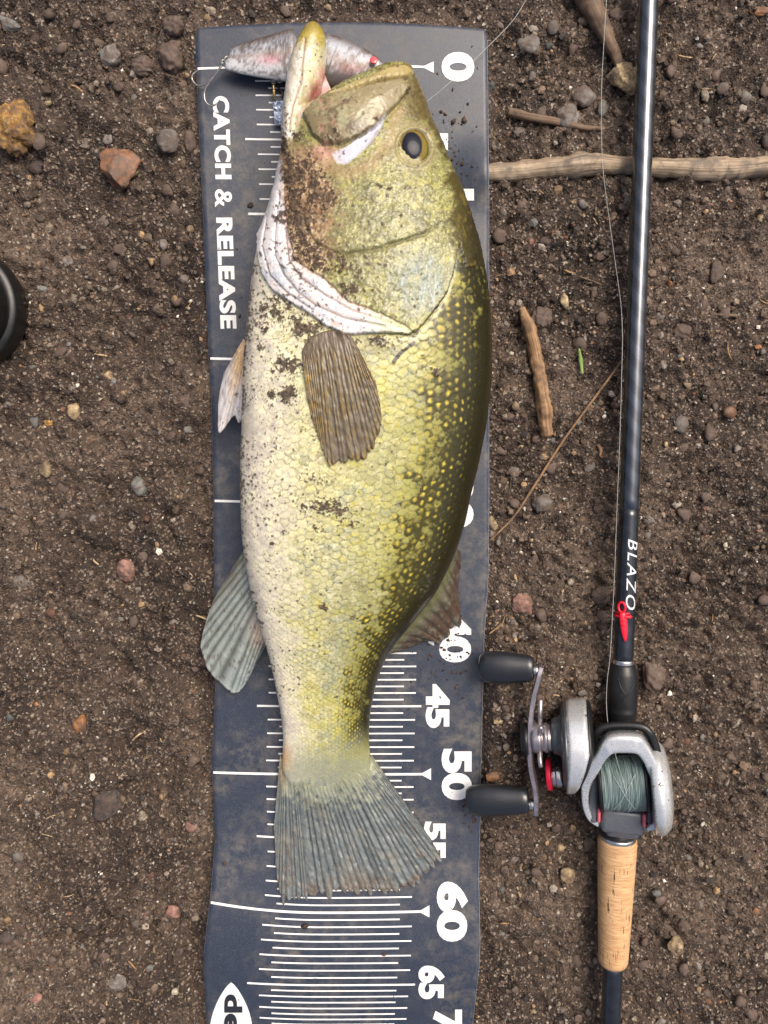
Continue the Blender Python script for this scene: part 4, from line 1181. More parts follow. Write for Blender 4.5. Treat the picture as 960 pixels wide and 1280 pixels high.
# eye: clear dome over iris and pupil
ec = on_fish(eye_c[0] - 1, eye_c[1]) 
if ec is None: ec = P(*eye_c, 0.07)
en = np.array([-0.02, 0.10, 1.0]); en[0] += 0.22; en /= np.linalg.norm(en)
e1 = np.cross([0, 1, 0], en); e1 /= np.linalg.norm(e1); e2 = np.cross(en, e1)
def dome(rx_, ry_, h, nr=14, ns=40, off=0.0, dx=0.0, dy=0.0):
    rr_ = np.linspace(0, 1, nr)[1:]; a = np.linspace(0, 2 * math.pi, ns, endpoint=False)
    R, A_ = np.meshgrid(rr_, a, indexing='ij')
    z = h * np.sqrt(np.clip(1 - R ** 2 * 0.98, 0, 1)) + off
    pts = ec + ((R * np.cos(A_) * rx_ + dx)[..., None] * e1 + (R * np.sin(A_) * ry_ + dy)[..., None] * e2 + z[..., None] * en)
    co = np.vstack([pts.reshape(-1, 3), ec + en * (h + off) + e1 * dx + e2 * dy])
    n = nr - 1; j = np.arange(ns)
    return co, [grid_faces(n, ns, True), np.stack([np.full(ns, len(co) - 1), (j + 1) % ns, j], 1)], R, A_
ew, eh = 18.3 * PX * 0.9, 20.5 * PX * 0.9
co, f, R, A_ = dome(ew, eh, 0.0034, off=-0.0008)
icol = np.repeat(c3(120, 98, 40), len(co), 0)
rr_ = np.r_[R.ravel(), 0]; aa_ = np.r_[A_.ravel(), 0]
ex_, ey_ = rr_ * np.cos(aa_), rr_ * np.sin(aa_)
icol = M(icol, c3(196, 196, 172), sstep(0.5, 0.8, -ey_ + 0.05 * ex_) * sstep(0.35, -0.1, np.abs(ex_ + 0.05) - 0.25))
icol = M(icol, c3(112, 104, 40), sstep(0.45, 0.7, ex_) * 0.8)
icol = M(icol, c3(38, 34, 26), sstep(0.88, 0.98, rr_))
pp = np.hypot((ex_ + 0.14) / 0.66, (ey_ - 0.02) / 0.80)
icol = M(icol, c3(14, 17, 26), sstep(1.04, 0.94, pp))
me = mesh_np('eye', co, f); set_col(me, icol)
eye_m = vcol('fish eye', 0.10, bscale=200, bdist=0.00002, bstr=0.1, var=0.1, spec=0.25)
add('eye', me, eye_m, FISH)
rr_, a2 = np.meshgrid(np.linspace(0, 1, 9)[1:], np.linspace(0, 2 * math.pi, 32, endpoint=False), indexing='ij')
pxx = np.r_[(rr_ * np.cos(a2) * .62 - .14).ravel(), -.14]; pyy = np.r_[(rr_ * np.sin(a2) * .76 + .02).ravel(), .02]
co = ec + (pxx * ew)[:, None] * e1 + (pyy * eh)[:, None] * e2 + (0.0034 * np.sqrt(np.clip(1 - (pxx ** 2 + pyy ** 2) * .98, 0, 1)) - .0008 + .00005)[:, None] * en
j = np.arange(32); f = [grid_faces(8, 32, True), np.stack([np.full(32, 256), (j + 1) % 32, j], 1)]
add('pupil', mesh_np('pupil', co, f), simple('pupil black', (16, 22, 36), 0.05, var=0.3, scale=150, spec=0.15), bpy.data.objects['eye'])

# fins: corrugated sheets of rays
def sheet(grid, thick):
    n, m, _ = grid.shape
    gx_ = np.gradient(grid, axis=0); gy_ = np.gradient(grid, axis=1)
    nn = np.cross(gx_, gy_); nn /= np.linalg.norm(nn, axis=-1)[..., None] + 1e-12
    nn *= np.where(nn[..., 2:] < 0, -1, 1)
    lo = grid - nn * thick
    N_ = n * m
    ft = grid_faces(n, m)
    ring = np.r_[np.arange(m), np.arange(1, n) * m + m - 1, (n - 1) * m + np.arange(m - 2, -1, -1), np.arange(n - 2, 0, -1) * m]
    r2 = np.roll(ring, -1)
    return np.vstack([grid.reshape(-1, 3), lo.reshape(-1, 3)]), [ft, ft[:, ::-1] + N_, np.stack([ring, ring + N_, r2 + N_, r2], 1)]
def fin(name, base, tip, rays, zfun, colfun, label=None, nt_=None, nr=46, amp=0.0007, jag=3.0, seed=1, thick=0.0005, bulge=0.0, split=0.0):
    r_ = np.random.default_rng(seed)
    nt_ = nt_ or rays * 7
    Bp, Tp = smooth_curve(base, nt_), smooth_curve(tip, nt_)
    t = np.linspace(0, 1, nt_)
    tw = t + 0.25 / rays * np.interp(t, np.linspace(0, 1, rays), r_.standard_normal(rays))
    phase = np.mod(tw * rays, 1); prof = np.abs(np.sin(math.pi * phase)) ** 0.8          # 1 on a ray, 0 between
    ln = 1 - jag * 0.01 * r_.random(rays + 1)[np.clip((tw * rays).astype(int), 0, rays)] - split * 0.05 * (1 - prof)
    s = np.linspace(0, 1, nr)[None, :]
    ctrl = bulge
    X = Bp[:, None, 0] * (1 - s) + Tp[:, None, 0] * s * 1; Y = Bp[:, None, 1] * (1 - s) + Tp[:, None, 1] * s
    X = Bp[:, None, 0] + (X - Bp[:, None, 0]) * ln[:, None]; Y = Bp[:, None, 1] + (Y - Bp[:, None, 1]) * ln[:, None]
    S = np.broadcast_to(s, X.shape); TT = np.broadcast_to(t[:, None], X.shape)
    g = zfun(X, Y, S, TT)
    rid = amp * sstep(0.05, 0.35, S) * (prof[:, None] + 0.35 * np.abs(np.sin(2 * math.pi * phase))[:, None] * sstep(.3, .8, S)) * sstep(0, 0.12, S) * (1 - 0.55 * S)
    g = g.copy(); g[..., 2] += rid + 0.0003 * noise(X, Y, 18, 0, seed)
    co, f = sheet(g, thick)
    me = mesh_np(name, co, f)
    c = colfun(X.ravel(), Y.ravel(), S.ravel(), TT.ravel(), np.repeat(prof, nr))
    set_col(me, np.clip(np.vstack([c, c]), 0.004, 0.9))
    o = add(name, me, fin_m, FISH)
    if label: o['label'] = label
    return o
fin_m = vcol('fin membrane', 0.42, bscale=900, bdist=0.00015, bstr=0.4, sss=0.08, var=0.14, coat=0.08)
def zlin(z0, z1, p=1.0):
    return lambda X, Y, S, TT: P(X, Y, z0 + (z1 - z0) * S ** p)
def mudmask(X, Y, k, sc=10, off=0): return sstep(k, k + 0.35, noise(X, Y, sc, 1, off) * 0.7 + noise(X, Y, 5, 1, off + 2) * 0.45)

def c_tail(X, Y, S, TT, pr):
    n = len(X)
    c = M(np.repeat(c3(46, 50, 52), n, 0), c3(104, 112, 113), pr ** 1.1)
    c = M(c, c3(146, 150, 130), sstep(0.30, 0.10, S + 0.08 * noise(X, Y, 9, 1, 73)) * (0.55 + 0.45 * pr))
    c = M(c, c3(150, 152, 122), sstep(0.14, 0.02, S) * 0.9)
    c = c * (0.86 + 0.28 * noise(TT * 300, S * 12, 9, 1, 4)[:, None] * 0.5 + 0.1)
    c = M(c, c3(112, 110, 100), sstep(0.2, 1.4, noise(X, Y, 40, 0, 71)) * 0.5)
    c = M(c, c3(150, 118, 74), np.exp(-np.hypot((X - 352) / 8, (Y - 960) / 22) ** 2) * 0.5)
    m = mudmask(X, Y, 0.35, 14, 72) * np.maximum(sstep(0.78, 0.98, S), np.exp(-np.hypot((X - 520) / 26, (Y - 1055) / 26) ** 2))
    m = np.maximum(m, mudmask(X, Y, 0.2, 9, 75) * np.exp(-np.hypot((X - 360) / 12, (Y - 1080) / 40) ** 2))
    m = np.maximum(m, mudmask(X, Y, 0.0, 8, 77) * np.exp(-np.hypot((X - 465) / 45, (Y - 1108) / 14) ** 2))
    return M(c, c3(88, 73, 60), m * 0.9)
def z_tail(X, Y, S, TT):
    z = 0.0118 - 0.0028 * sstep(0, 0.4, S) + 0.0008 * np.sin(TT * 9) * S
    a = (X - m_l(Y)) / (m_r(Y) - m_l(Y))
    z = np.maximum(z, m_z(Y + 8, a) + 0.0016)
    for i in range(X.shape[0]):
        for j in range(X.shape[1]):
            if Y[i, j] < 1012:
                p = on_fish(X[i, j], Y[i, j])
                if p is not None: z[i, j] = max(z[i, j], p[2] - 0.0007 + 0.0010 * float(sstep(0, 0.10, S[i, j])))
    k = 7
    for _ in range(2):
        zp = np.pad(z, ((0, 0), (k // 2, k // 2)), 'edge'); z = np.where(S < 0.06, z, np.maximum(z, np.stack([zp[:, q:q + z.shape[1]] for q in range(k)]).mean(0)))
    return P(X, Y, z)
fin('tail_fin', [(350, 944), (358, 958), (378, 968), (404, 972), (432, 968), (452, 958), (464, 944)], [(342, 1040), (350, 1127), (374, 1132), (402, 1127), (436, 1120), (470, 1123), (502, 1118), (534, 1102), (553, 1080), (546, 1060)],
    34, z_tail, c_tail, 'grey blue fanned tail fin with muddy ragged edge', nr=72, amp=0.0009, jag=7, seed=3, split=0.8)

def c_pel(X, Y, S, TT, pr):
    n = len(X)
    c = M(np.repeat(c3(200, 192, 186), n, 0), c3(226, 222, 222), pr)
    c = M(c, c3(206, 164, 84), sstep(0.85, 0.2, S) * (0.25 + 0.75 * pr) * 0.9)
    c = M(c, c3(212, 150, 128), np.exp(-((TT - 0.92) / 0.12) ** 2) * 0.7)
    return M(c, c3(70, 54, 44), mudmask(X, Y, 1.0, 7, 81) * 0.8)
fin('pelvic_fin', [(304, 424), (309, 430), (313, 442)], [(279, 468), (272, 502), (273, 541), (282, 536), (292, 524), (298, 533), (306, 520), (311, 505)], 9,
    zlin(0.048, 0.030), c_pel, 'cream pelvic fin with orange root and ragged tip', amp=0.0010, jag=5, seed=5)

def c_anal(X, Y, S, TT, pr):
    n = len(X)
    c = M(np.repeat(c3(74, 78, 70), n, 0), c3(148, 156, 150), pr)
    c = M(c, c3(176, 190, 196), sstep(0.5, 1.0, TT) * sstep(0.4, 1, S) * 0.6)
    c = M(c, c3(190, 160, 134), np.exp(-((TT - 0.8) / 0.2) ** 2) * sstep(0.5, 0.0, S) * 0.8)
    c = M(c, c3(128, 120, 92), sstep(0.3, 0.0, TT) * 0.5)
    c = M(c, c3(196, 200, 190), sstep(0.95, 1.0, S) * 0.5)
    m = np.maximum(mudmask(X, Y, 1.05, 8, 91), mudmask(X, Y, 0.1, 8, 93) * sstep(0.22, 0.0, TT) * sstep(.6, .2, S))
    return M(c, c3(92, 68, 54), m * 0.8)
fin('anal_fin', [(304, 688), (310, 716), (319, 748), (328, 778), (336, 802)], [(296, 700), (268, 748), (254, 788), (251, 815), (264, 842), (284, 862), (298, 865), (312, 846), (331, 806)], 14,
    lambda X, Y, S, TT: P(X, Y, 0.030 - 0.018 * S), c_anal, 'grey ribbed anal fin spread over the mat edge', nr=50, amp=0.0021, jag=2, seed=7)

def c_dor(X, Y, S, TT, pr):
    n = len(X)
    c = M(np.repeat(c3(58, 58, 46), n, 0), c3(104, 104, 88), pr)
    c = M(c, c3(96, 92, 48), sstep(0.4, 0.0, S) * 0.7)
    m = mudmask(X, Y, -0.8, 12, 95) * sstep(0.1, 0.5, S)
    return M(c, c3(74, 56, 44), m * 0.92)
fin('dorsal_fin', [(572, 684), (560, 712), (543, 742), (520, 770), (498, 796), (484, 818)], [(577, 694), (575, 735), (579, 780), (566, 792), (556, 806), (540, 802), (508, 812)], 12,
    lambda X, Y, S, TT: P(X, Y, 0.036 - 0.014 * TT - (0.023 - 0.010 * TT) * S), c_dor, 'limp muddy soft dorsal fin lying on the mat', nr=44, amp=0.0012, jag=16, seed=9, split=1.2)

def z_pec(X, Y, S, TT):
    g = np.empty(X.shape + (3,)); last = None
    for i in range(X.shape[0]):
        for j in range(X.shape[1]):
            p = on_fish(X[i, j], Y[i, j], 0.0)
            g[i, j] = p if p is not None else P(X[i, j], Y[i, j], 0.05)
    # stiff fin: bridge the relief beneath
    for _ in range(4):
        h = g[..., 2]; hp = np.pad(h, 1, 'edge'); g[..., 2] = np.maximum(h, (hp[2:, 1:-1] + hp[:-2, 1:-1] + hp[1:-1, 2:] + hp[1:-1, :-2]) / 4)
    z = g[..., 2] + 0.0004 + 0.0016 * np.sin(math.pi * np.clip(S, 0, 1) ** 0.8) + 0.0006 * S
    return P(X, Y, z)
def c_pec(X, Y, S, TT, pr):
    n = len(X)
    c = M(np.repeat(c3(48, 40, 28), n, 0), c3(132, 112, 70), pr ** 1.5)
    c = M(c, c3(180, 148, 66), sstep(0.45, 0.1, TT) * sstep(.2, .5, S) * pr * 0.7)
    c = M(c, c3(104, 98, 88), sstep(-0.2, 1.0, noise(X, Y, 24, 0, 97)) * 0.6)
    c = M(c, c3(84, 72, 56), mudmask(X, Y, 0.3, 14, 98) * 0.6)
    return M(c, c3(104, 92, 78), sstep(0.28, 0.05, S) * 0.85)
fin('pectoral_fin', [(377, 440), (384, 426), (400, 416), (420, 412), (436, 418), (444, 428)], [(384, 500), (394, 536), (404, 566), (412, 584), (428, 580), (448, 580), (464, 568), (474, 545), (477, 516), (470, 478)], 22,
    z_pec, c_pec, 'brown ribbed pectoral fin folded flat on the flank', nr=48, amp=0.0008, jag=4, seed=11, split=0.5)

# pale membrane in the corner of the open mouth
k, q = np.meshgrid(np.linspace(0, 1, 16), np.linspace(0, 1, 10), indexing='ij')
ax_ = 404 + (378 - 404) * k; ay_ = 88 + (138 - 88) * k; bx_ = 414 + (382 - 414) * k; by_ = 113 + (141 - 113) * k
mx_ = ax_ * (1 - q) + bx_ * q; my_ = ay_ * (1 - q) + by_ * q
co, f = sheet(P(mx_, my_, .040 - .012 * np.sin(math.pi * q) * (1 - k)), .0006)
me = mesh_np('mouth_membrane', co, f); cq = M(np.repeat(c3(206, 176, 172), mx_.size, 0), c3(196, 98, 92), sstep(.5, 0, q.ravel()) * .8); set_col(me, np.vstack([cq, cq]))
add('mouth_membrane', me, fin_m, FISH)
# ------------------------------------------------------------------ fishing rod with its reel
def pz(z): return PX * (H - z) / H           # metres per photo pixel at height z
black_gloss = simple('black lacquer', (52, 56, 62), 0.24, 0.7, var=0.3, scale=150, coat=0.6)
black_satin = simple('black satin plastic', (24, 25, 27), 0.38, var=0.25, scale=600, bumpd=0.0001)
soft_black = simple('soft rubber black', (36, 39, 44), 0.34, 0.25, var=0.2, scale=900, bumpd=0.00008, dirt=0.05, coat=0.4)
steel = simple('bright steel', (200, 200, 198), 0.2, 0.95, var=0.1)
gun = simple('gunmetal', (168, 162, 166), 0.3, 0.8, var=0.15, scale=250, dirt=0.1)
silver_m = simple('silver paint', (222, 225, 226), 0.27, 0.65, var=0.03, scale=300, dirt=0.55, coat=0.2, dscale=150.0)
grey_m = simple('grey metal', (92, 98, 102), 0.32, 0.6, var=0.12, scale=300, dirt=0.2)
grey_p = simple('grey plastic', (98, 102, 108), 0.35, 0.3, var=0.12, scale=500, dirt=0.2)
red_m = simple('red anodised', (232, 30, 66), 0.35, 0.2, var=0.1)
pink_m = simple('pink tab', (190, 92, 104), 0.45, var=0.1)

AX = [(840, -640, .016), (823, -330, .016), (810.5, 0, .0185), (779, 828, .0235), (772, 1045, .0235), (763.5, 1280, .0185), (756, 1480, .0150)]
_ax = np.array(AX)
def axis(v):
    v = np.asarray(v, float)
    return np.interp(v, _ax[:, 1], _ax[:, 0]), np.interp(v, _ax[:, 1], _ax[:, 2])
def axp(v):
    x, z = axis(v); return P(x, v, z)
def turned(v, halfpx, seg=40):
    """turned part of the rod: rows v, half widths in pixels"""
    v = np.asarray(v, float); x, z = axis(v)
    return tube(P(x, v, z), np.asarray(halfpx, float) * pz(z), seg)
ROD = empty('fishing_rod', axp(900))
tag(ROD, 'black casting rod with cork grip and silver reel lying on the soil', 'fishing rod')
# blank: lacquer over a diagonal carbon wrap
bm_, nt, b = mat('carbon blank')
tc = nd(nt, 'ShaderNodeTexCoord')
geo = nd(nt, 'ShaderNodeNewGeometry')
wv = nd(nt, 'ShaderNodeTexWave', wave_type='BANDS', bands_direction='DIAGONAL', Scale=38.0, Distortion=0.6)
wv.inputs['Detail'].default_value = 2.0
nt.links.new(geo.outputs['Position'], wv.inputs['Vector'])
c = ramp(nt, wv.outputs['Fac'], [(0.35, rgba((60, 65, 72))), (0.65, rgba((72, 78, 87)))]).outputs[0]
n2 = nd(nt, 'ShaderNodeTexNoise', Scale=300.0, Detail=8.0, Roughness=0.7); nt.links.new(geo.outputs['Position'], n2.inputs['Vector'])
dm = ramp(nt, n2.outputs['Fac'], [(0.68, (0, 0, 0)), (0.72, (0.8, 0.8, 0.8))]).outputs[0]
c = mixc(nt, c, rgba((92, 78, 66)), dm)
nt.links.new(c, b.inputs['Base Color'])
rr = nd(nt, 'ShaderNodeMapRange'); nt.links.new(wv.outputs['Fac'], rr.inputs['Value']); rr.inputs['To Min'].default_value = 0.2; rr.inputs['To Max'].default_value = 0.34
nt.links.new(rr.outputs[0], b.inputs['Roughness']); b.inputs['Coat Weight'].default_value = 0.8; b.inputs['Coat Roughness'].default_value = 0.15; b.inputs['Coat IOR'].default_value = 1.7
b.inputs['Specular IOR Level'].default_value = 0.8; b.inputs['Metallic'].default_value = 0.75
bump(nt, b, wv.outputs['Fac'], 0.25, 0.0002)
v = np.linspace(-640, 640, 80)
add('blank', mesh_np('blank', *turned(v, np.interp(v, [-640, 0, 640], [8, 11.6, 11.9]))), bm_, ROD)
v = np.linspace(636, 826, 24)
add('butt_section', mesh_np('butt_section', *turned(v, np.interp(v, [640, 826], [12.1, 12.6]))), black_gloss, ROD)
add('winding_check', mesh_np('winding_check', *turned([824, 825, 826.5, 828, 831, 832.5], [12.6, 13.2, 13.4, 13.2, 13.4, 12.8])), steel, ROD)
v = np.array([829, 831, 834, 838, 842, 862, 880, 884, 886, 889, 893, 900, 910, 1030, 1040, 1046])
hv = np.array([13.6, 15, 16, 17.6, 18.6, 19.2, 18.8, 18.2, 18.9, 18.7, 17.6, 17.2, 17, 18, 21, 22])
SEAT = add('reel_seat', mesh_np('reel_seat', *turned(v, hv)), black_satin, ROD)
# raised swirl on the fore hood
for s_, x0 in ((1, 0), (-1, 0)):
    k = np.linspace(0, 1, 20)
    vv = 843 + 26 * k; x, z = axis(vv); ang = (0.55 - 0.85 * k ** 2) * s_
    r = 19.0 * pz(z)
    pth = P(x, vv, z); pth[:, 0] += np.sin(ang) * r; pth[:, 2] += np.cos(ang) * r - 0.0001
    add('grip_ridge', mesh_np('grip_ridge', *tube(pth, 0.0005 * np.sin(math.pi * np.clip(k, .05, .95)) ** .5, 8)), black_satin, SEAT)
# cork grip
ck_m, nt, b = mat('cork')
at = nd(nt, 'ShaderNodeAttribute', attribute_name='Wrap')
def nzc(sx, sy, scale, det=8.0, ro=0.6):
    mp = nd(nt, 'ShaderNodeMapping'); mp.inputs['Scale'].default_value = (sx, sy, sx)
    nt.links.new(at.outputs['Vector'], mp.inputs['Vector'])
    n = nd(nt, 'ShaderNodeTexNoise', Scale=float(scale), Detail=det, Roughness=ro); nt.links.new(mp.outputs[0], n.inputs['Vector']); return n.outputs['Fac']
c = ramp(nt, nzc(1, 14, 130), [(0.3, rgba((164, 122, 82))), (0.5, rgba((202, 162, 116))), (0.7, rgba((222, 190, 148)))]).outputs[0]
c = mixc(nt, c, rgba((150, 100, 60)), ramp(nt, nzc(1.2, 40, 100), [(0.52, (0, 0, 0)), (0.66, (0.6, 0.6, 0.6))]).outputs[0])
c = mixc(nt, c, rgba((150, 104, 64)), ramp(nt, nzc(1, 1, 30), [(0.45, (0, 0, 0)), (0.7, (0.5, 0.5, 0.5))]).outputs[0])
pit = ramp(nt, nzc(9, 1.1, 60, 4.0), [(0.62, (0, 0, 0)), (0.66, (1, 1, 1))]).outputs[0]
c = mixc(nt, c, rgba((66, 44, 28)), pit)
nt.links.new(c, b.inputs['Base Color']); b.inputs['Roughness'].default_value = 0.7
bump(nt, b, nzc(1, 20, 130), 0.5, 0.0004)
v = np.r_[1046, 1047, 1050, np.linspace(1054, 1196, 40), 1200, 1202.5, 1204]
hv = np.interp(v, [1046, 1047, 1050, 1054, 1110, 1196, 1200, 1202.5, 1204], [22.5, 24, 24.8, 25, 23.0, 19.4, 19.0, 18.0, 16.5])
co, f = turned(v, hv, 48)
me = mesh_np('grip', co, f)
at_ = me.attributes.new('Wrap', 'FLOAT_VECTOR', 'POINT')
aa_ = np.r_[np.tile(np.linspace(0, 2 * math.pi, 48, endpoint=False), len(v)), 0, 0]; vv = np.r_[np.repeat(v, 48), v[0], v[-1]]
at_.data.foreach_set('vector', np.stack([np.cos(aa_) * .013, vv * PX, np.sin(aa_) * .013], -1).astype(np.float32).ravel())
add('grip', me, ck_m, ROD)
add('grip_ring', mesh_np('grip_ring', *turned([1042.5, 1043.5, 1046.5, 1047.5], [22.6, 23.6, 23.6, 22.6])), steel, ROD)
add('grip_ring', mesh_np('grip_ring', *turned([1202, 1203, 1205, 1206], [15.8, 16.4, 16.4, 14])), steel, ROD)
v = np.linspace(1203, 1480, 30)
add('handle_tube', mesh_np('handle_tube', *turned(v, np.interp(v, [1203, 1480], [13, 12.4]))), black_gloss, ROD)
# lettering wrapped on the blank, reading down the rod
co2, f = text_geo('BLAZO', 0.004, 0.3, 1.2)
vv = 672 + co2[:, 0] * 88; x, z = axis(vv)
r = np.interp(vv, [640, 826], [12.1, 12.6]) * pz(z) + 0.00025
off = (-0.30 + co2[:, 1] * 1.12) * r * 0.92
pt = P(x, vv, z); pt[:, 0] += off; pt[:, 2] += np.sqrt(np.maximum(r ** 2 - off ** 2, 1e-9))
n_ = np.cross(pt[f[:, 1]] - pt[f[:, 0]], pt[f[:, 2]] - pt[f[:, 0]])[:, 2]; f[n_ < 0] = f[n_ < 0][:, ::-1]
add('lettering', mesh_np('lettering', pt, f, False), simple('silver lettering', (214, 220, 222), 0.35, 0.2, var=0.08), ROD)
# red hook keeper strapped round the blank with a band
def on_rod(px, v, lift):
    x, z = axis(v); r = np.interp(v, [640, 826], [12.1, 12.6]) * pz(z) + lift
    p = P(x, v, z); o = (px - x) * pz(z + .006); p[..., 0] += o; p[..., 2] += np.sqrt(np.maximum(r ** 2 - o ** 2, 4e-6)); return p
k = np.linspace(0, 2 * math.pi, 28)
loop = on_rod(773.5 + 3.6 * np.sin(k), 756.5 - 6.2 * np.cos(k), 0.0016)
blade_v = np.array([762, 766, 772, 778, 784, 790, 795, 798.5]); bw = np.array([3.2, 4.6, 4.6, 4.5, 4.2, 3.4, 2.2, 0.7])
keeper = join([tube(loop, 0.0009, 8), tube(on_rod(np.interp(blade_v, [762, 798], [774.5, 777.5]), blade_v, 0.0010), bw * PX, 12, 0.5),
               tube(on_rod(np.array([767., 770, 774, 778, 782, 785]), np.array([768.] * 6), 0.0012), 0.0011, 8),
               tube(on_rod(np.array([768., 771, 775, 779, 783]), np.array([764.] * 5), 0.0010), 0.0007, 8),
               tube(on_rod(np.array([771., 775, 779]), np.array([773.] * 3), 0.0022), 0.0006, 8), tube(on_rod(np.array([771.5, 775.5, 779]), np.array([778.] * 3), 0.0022), 0.0006, 8)])
add('hook_keeper', mesh_np('hook_keeper', *keeper), simple('red plastic', (222, 24, 52), 0.35, var=0.08), ROD)
a_ = np.linspace(0, 2 * math.pi, 40)
x, z = axis(768.0); c0 = P(x, 768.0, z); r = 12.6 * pz(z) + .0004
ringp = np.stack([c0[0] + np.sin(a_) * r, np.full(40, c0[1]), c0[2] + np.cos(a_) * r], -1)
add('band', mesh_np('band', *tube(ringp, 0.0007, 8, 1.0, False)), black_satin, ROD)

# reel ------------------------------------------------------------
ROLL = 0.235                              # the reel leans on its handle side
RO = P(778, 975, .050)
RX = np.array([math.cos(ROLL), 0, math.sin(ROLL)]); RZ = np.array([-math.sin(ROLL), 0, math.cos(ROLL)]); RM = np.stack([RX, [0, 1.0, 0], RZ], 1)
P_world = P
def P(px, py, h):
    """as P, in the reel's own leaning frame (h = height there)"""
    px, py, h = np.broadcast_arrays(np.asarray(px, float), np.asarray(py, float), np.asarray(h, float))
    d = P_world(px, py, 0.0) - CAM
    t = ((RO + RZ * (h[..., None] - .045) - CAM) @ RZ) / (d @ RZ)
    return (CAM + d * t[..., None] - RO) @ RM + np.array([0, 0, .045])
def to_world(co): return RO + (np.asarray(co) - np.array([0, 0, .045])) @ RM.T
def xlathe(prof, yc, zc, seg=56, sq=1.0):
    """turned about a left-right axis; prof = [(pixel x, half height in pixels)], rounded"""
    prof = np.asarray(prof, float)
    x = prof[:, 0]; r = prof[:, 1] * pz(zc)
    p0 = P(x.min(), yc, zc); p1 = P(x.max(), yc, zc)
    t = (x - x.min()) / (x.max() - x.min())
    return lathe(p0, p1, np.stack([t, r], -1), seg, sq)
def shear_tail(co, y_ref, y_end, xl_px, k, z):
    y0, y1 = P(716, y_ref, z)[1], P(716, y_end, z)[1]; xl_ = P(xl_px, y_ref, z)[0]
    s = np.clip((y0 - co[:, 1]) / (y0 - y1), 0, 1)
    co[:, 0] = xl_ + (co[:, 0] - xl_) * (1 - (1 - k) * s); return co
zc_ = 0.038
# frame: the moulded silver arch is the body the other pieces hang on
outer = smooth_curve([(747, 1035), (735, 1027), (728, 1012), (726, 995), (726, 972), (730, 956), (742, 946), (752, 930), (761, 921), (780, 918.5), (800, 921), (809, 929), (821, 950), (833, 974), (838, 998), (835, 1020), (825, 1036), (810, 1041)], 90)
inner = smooth_curve([(749, 1030), (741, 1021), (737, 1009), (737, 994), (741, 981), (750, 967), (756, 955), (763, 947), (769, 944.5), (780, 944), (792, 944.5), (798, 947), (805, 957), (812, 975), (818, 992), (819, 1010), (815, 1026), (807, 1036)], 90)
k = np.linspace(0, 1, 90)
zt = np.interp(k, [0, .2, .42, .58, .8, 1], [.044, .054, .0645, .0645, .055, .045])
arch = band(outer, inner, zt, zt - 0.009, False, 15, 0.22)
REEL = add('reel', mesh_np('reel', to_world(arch[0]), arch[1]), silver_m, ROD)
REEL['label'] = 'silver low profile baitcasting reel with dark spool and double handle'
def rp(name, geo_, m, label=None, smooth=True):
    o = add(name, mesh_np(name, to_world(geo_[0]), geo_[1], smooth), m, REEL)
    o.parent = REEL; o.matrix_parent_inverse = Matrix.Identity(4)
    if label: o['label'] = label
    return o
REEL.matrix_parent_inverse = Matrix.Translation(-ROD.location)
_add = add
# palm side plate (right)
rp('side_plate', xlathe(rprof([(812, 4), (812, 58), (824, 59), (834, 50), (838.5, 30), (839, 4)], 0.25, 5), 983, 0.038), silver_m)
# frame side walls and deck under the spool
def pxbox(x0, x1, y0, y1, z0, z1, bev):
    a = P(x0, y1, z1); c = P(x1, y0, z1); return rbox(a[0], c[0], a[1], c[1], z0, z1, bev)
rp('frame', join([pxbox(734, 750, 952, 1030, .014, .047, .003), pxbox(808, 822, 950, 1032, .014, .048, .003), pxbox(744, 814, 935, 1034, .012, .026, .002),
                  pxbox(742, 752, 930, 960, .02, .046, .003), pxbox(806, 818, 925, 960, .02, .046, .003)]), grey_p)
hood = smooth_curve([(737, 958), (740, 936), (744, 920), (751, 911), (762, 908), (780, 907), (798, 908), (808, 912), (815, 922), (822, 942), (826, 956)], 60)
hz = np.interp(np.linspace(0, 1, 60), [0, .25, .75, 1], [.044, .050, .050, .044])
rp('front_hood', tube(P(hood[:, 0], hood[:, 1], hz), 5.2 * pz(.05), 14, 0.9), black_satin)
rp('level_wind', join([tube(P(np.array([744., 780, 816]), np.array([931.] * 3), .043), 2.4 * pz(.04), 10), tube(P(np.array([744., 780, 816]), np.array([924.] * 3), .038), 1.6 * pz(.04), 10),
                       pxbox(757, 770, 921, 936, .036, .049, .002)]), black_satin)
rp('guide_pin', tube(P(np.array([746., 754]), np.array([931., 931.]), .0462), 1.6 * pz(.046), 10), steel)
# spool wound with braid
yc = 979
rp('spool_flange', xlathe(rprof([(748, 4), (748, 35), (751.5, 36), (752.5, 30), (753, 8)], .2), yc, .040), black_satin)
rp('spool_flange', xlathe(rprof([(804, 8), (804.5, 30), (805.5, 36), (809, 35), (809, 4)], .2), yc, .040), black_satin)
xs = np.linspace(752.5, 804.5, 240)
wr = 33.6 + 0.40 * np.abs(np.sin((xs - 752) * 2.05)) + 0.45 * np.sin((xs - 752) / 52 * math.pi) + 0.35 * noise(xs, 0 * xs, 6, 1, 3)
sp_co, sp_f = xlathe(np.stack([xs, wr], -1), yc, .040, 96)
me = mesh_np('spool_line', to_world(sp_co), sp_f)
line_m, nt, b = mat('braided line')
geo = nd(nt, 'ShaderNodeNewGeometry')
mp = nd(nt, 'ShaderNodeMapping'); mp.inputs['Scale'].default_value = (1900, 60, 60); mp.inputs['Rotation'].default_value = (0, 0, 0.02); nt.links.new(geo.outputs['Position'], mp.inputs['Vector'])
n = nd(nt, 'ShaderNodeTexNoise', Scale=1.0, Detail=4.0); nt.links.new(mp.outputs[0], n.inputs['Vector'])
c = ramp(nt, n.outputs['Fac'], [(0.3, rgba((46, 62, 64))), (0.52, rgba((92, 112, 112))), (0.72, rgba((150, 166, 164)))]).outputs[0]
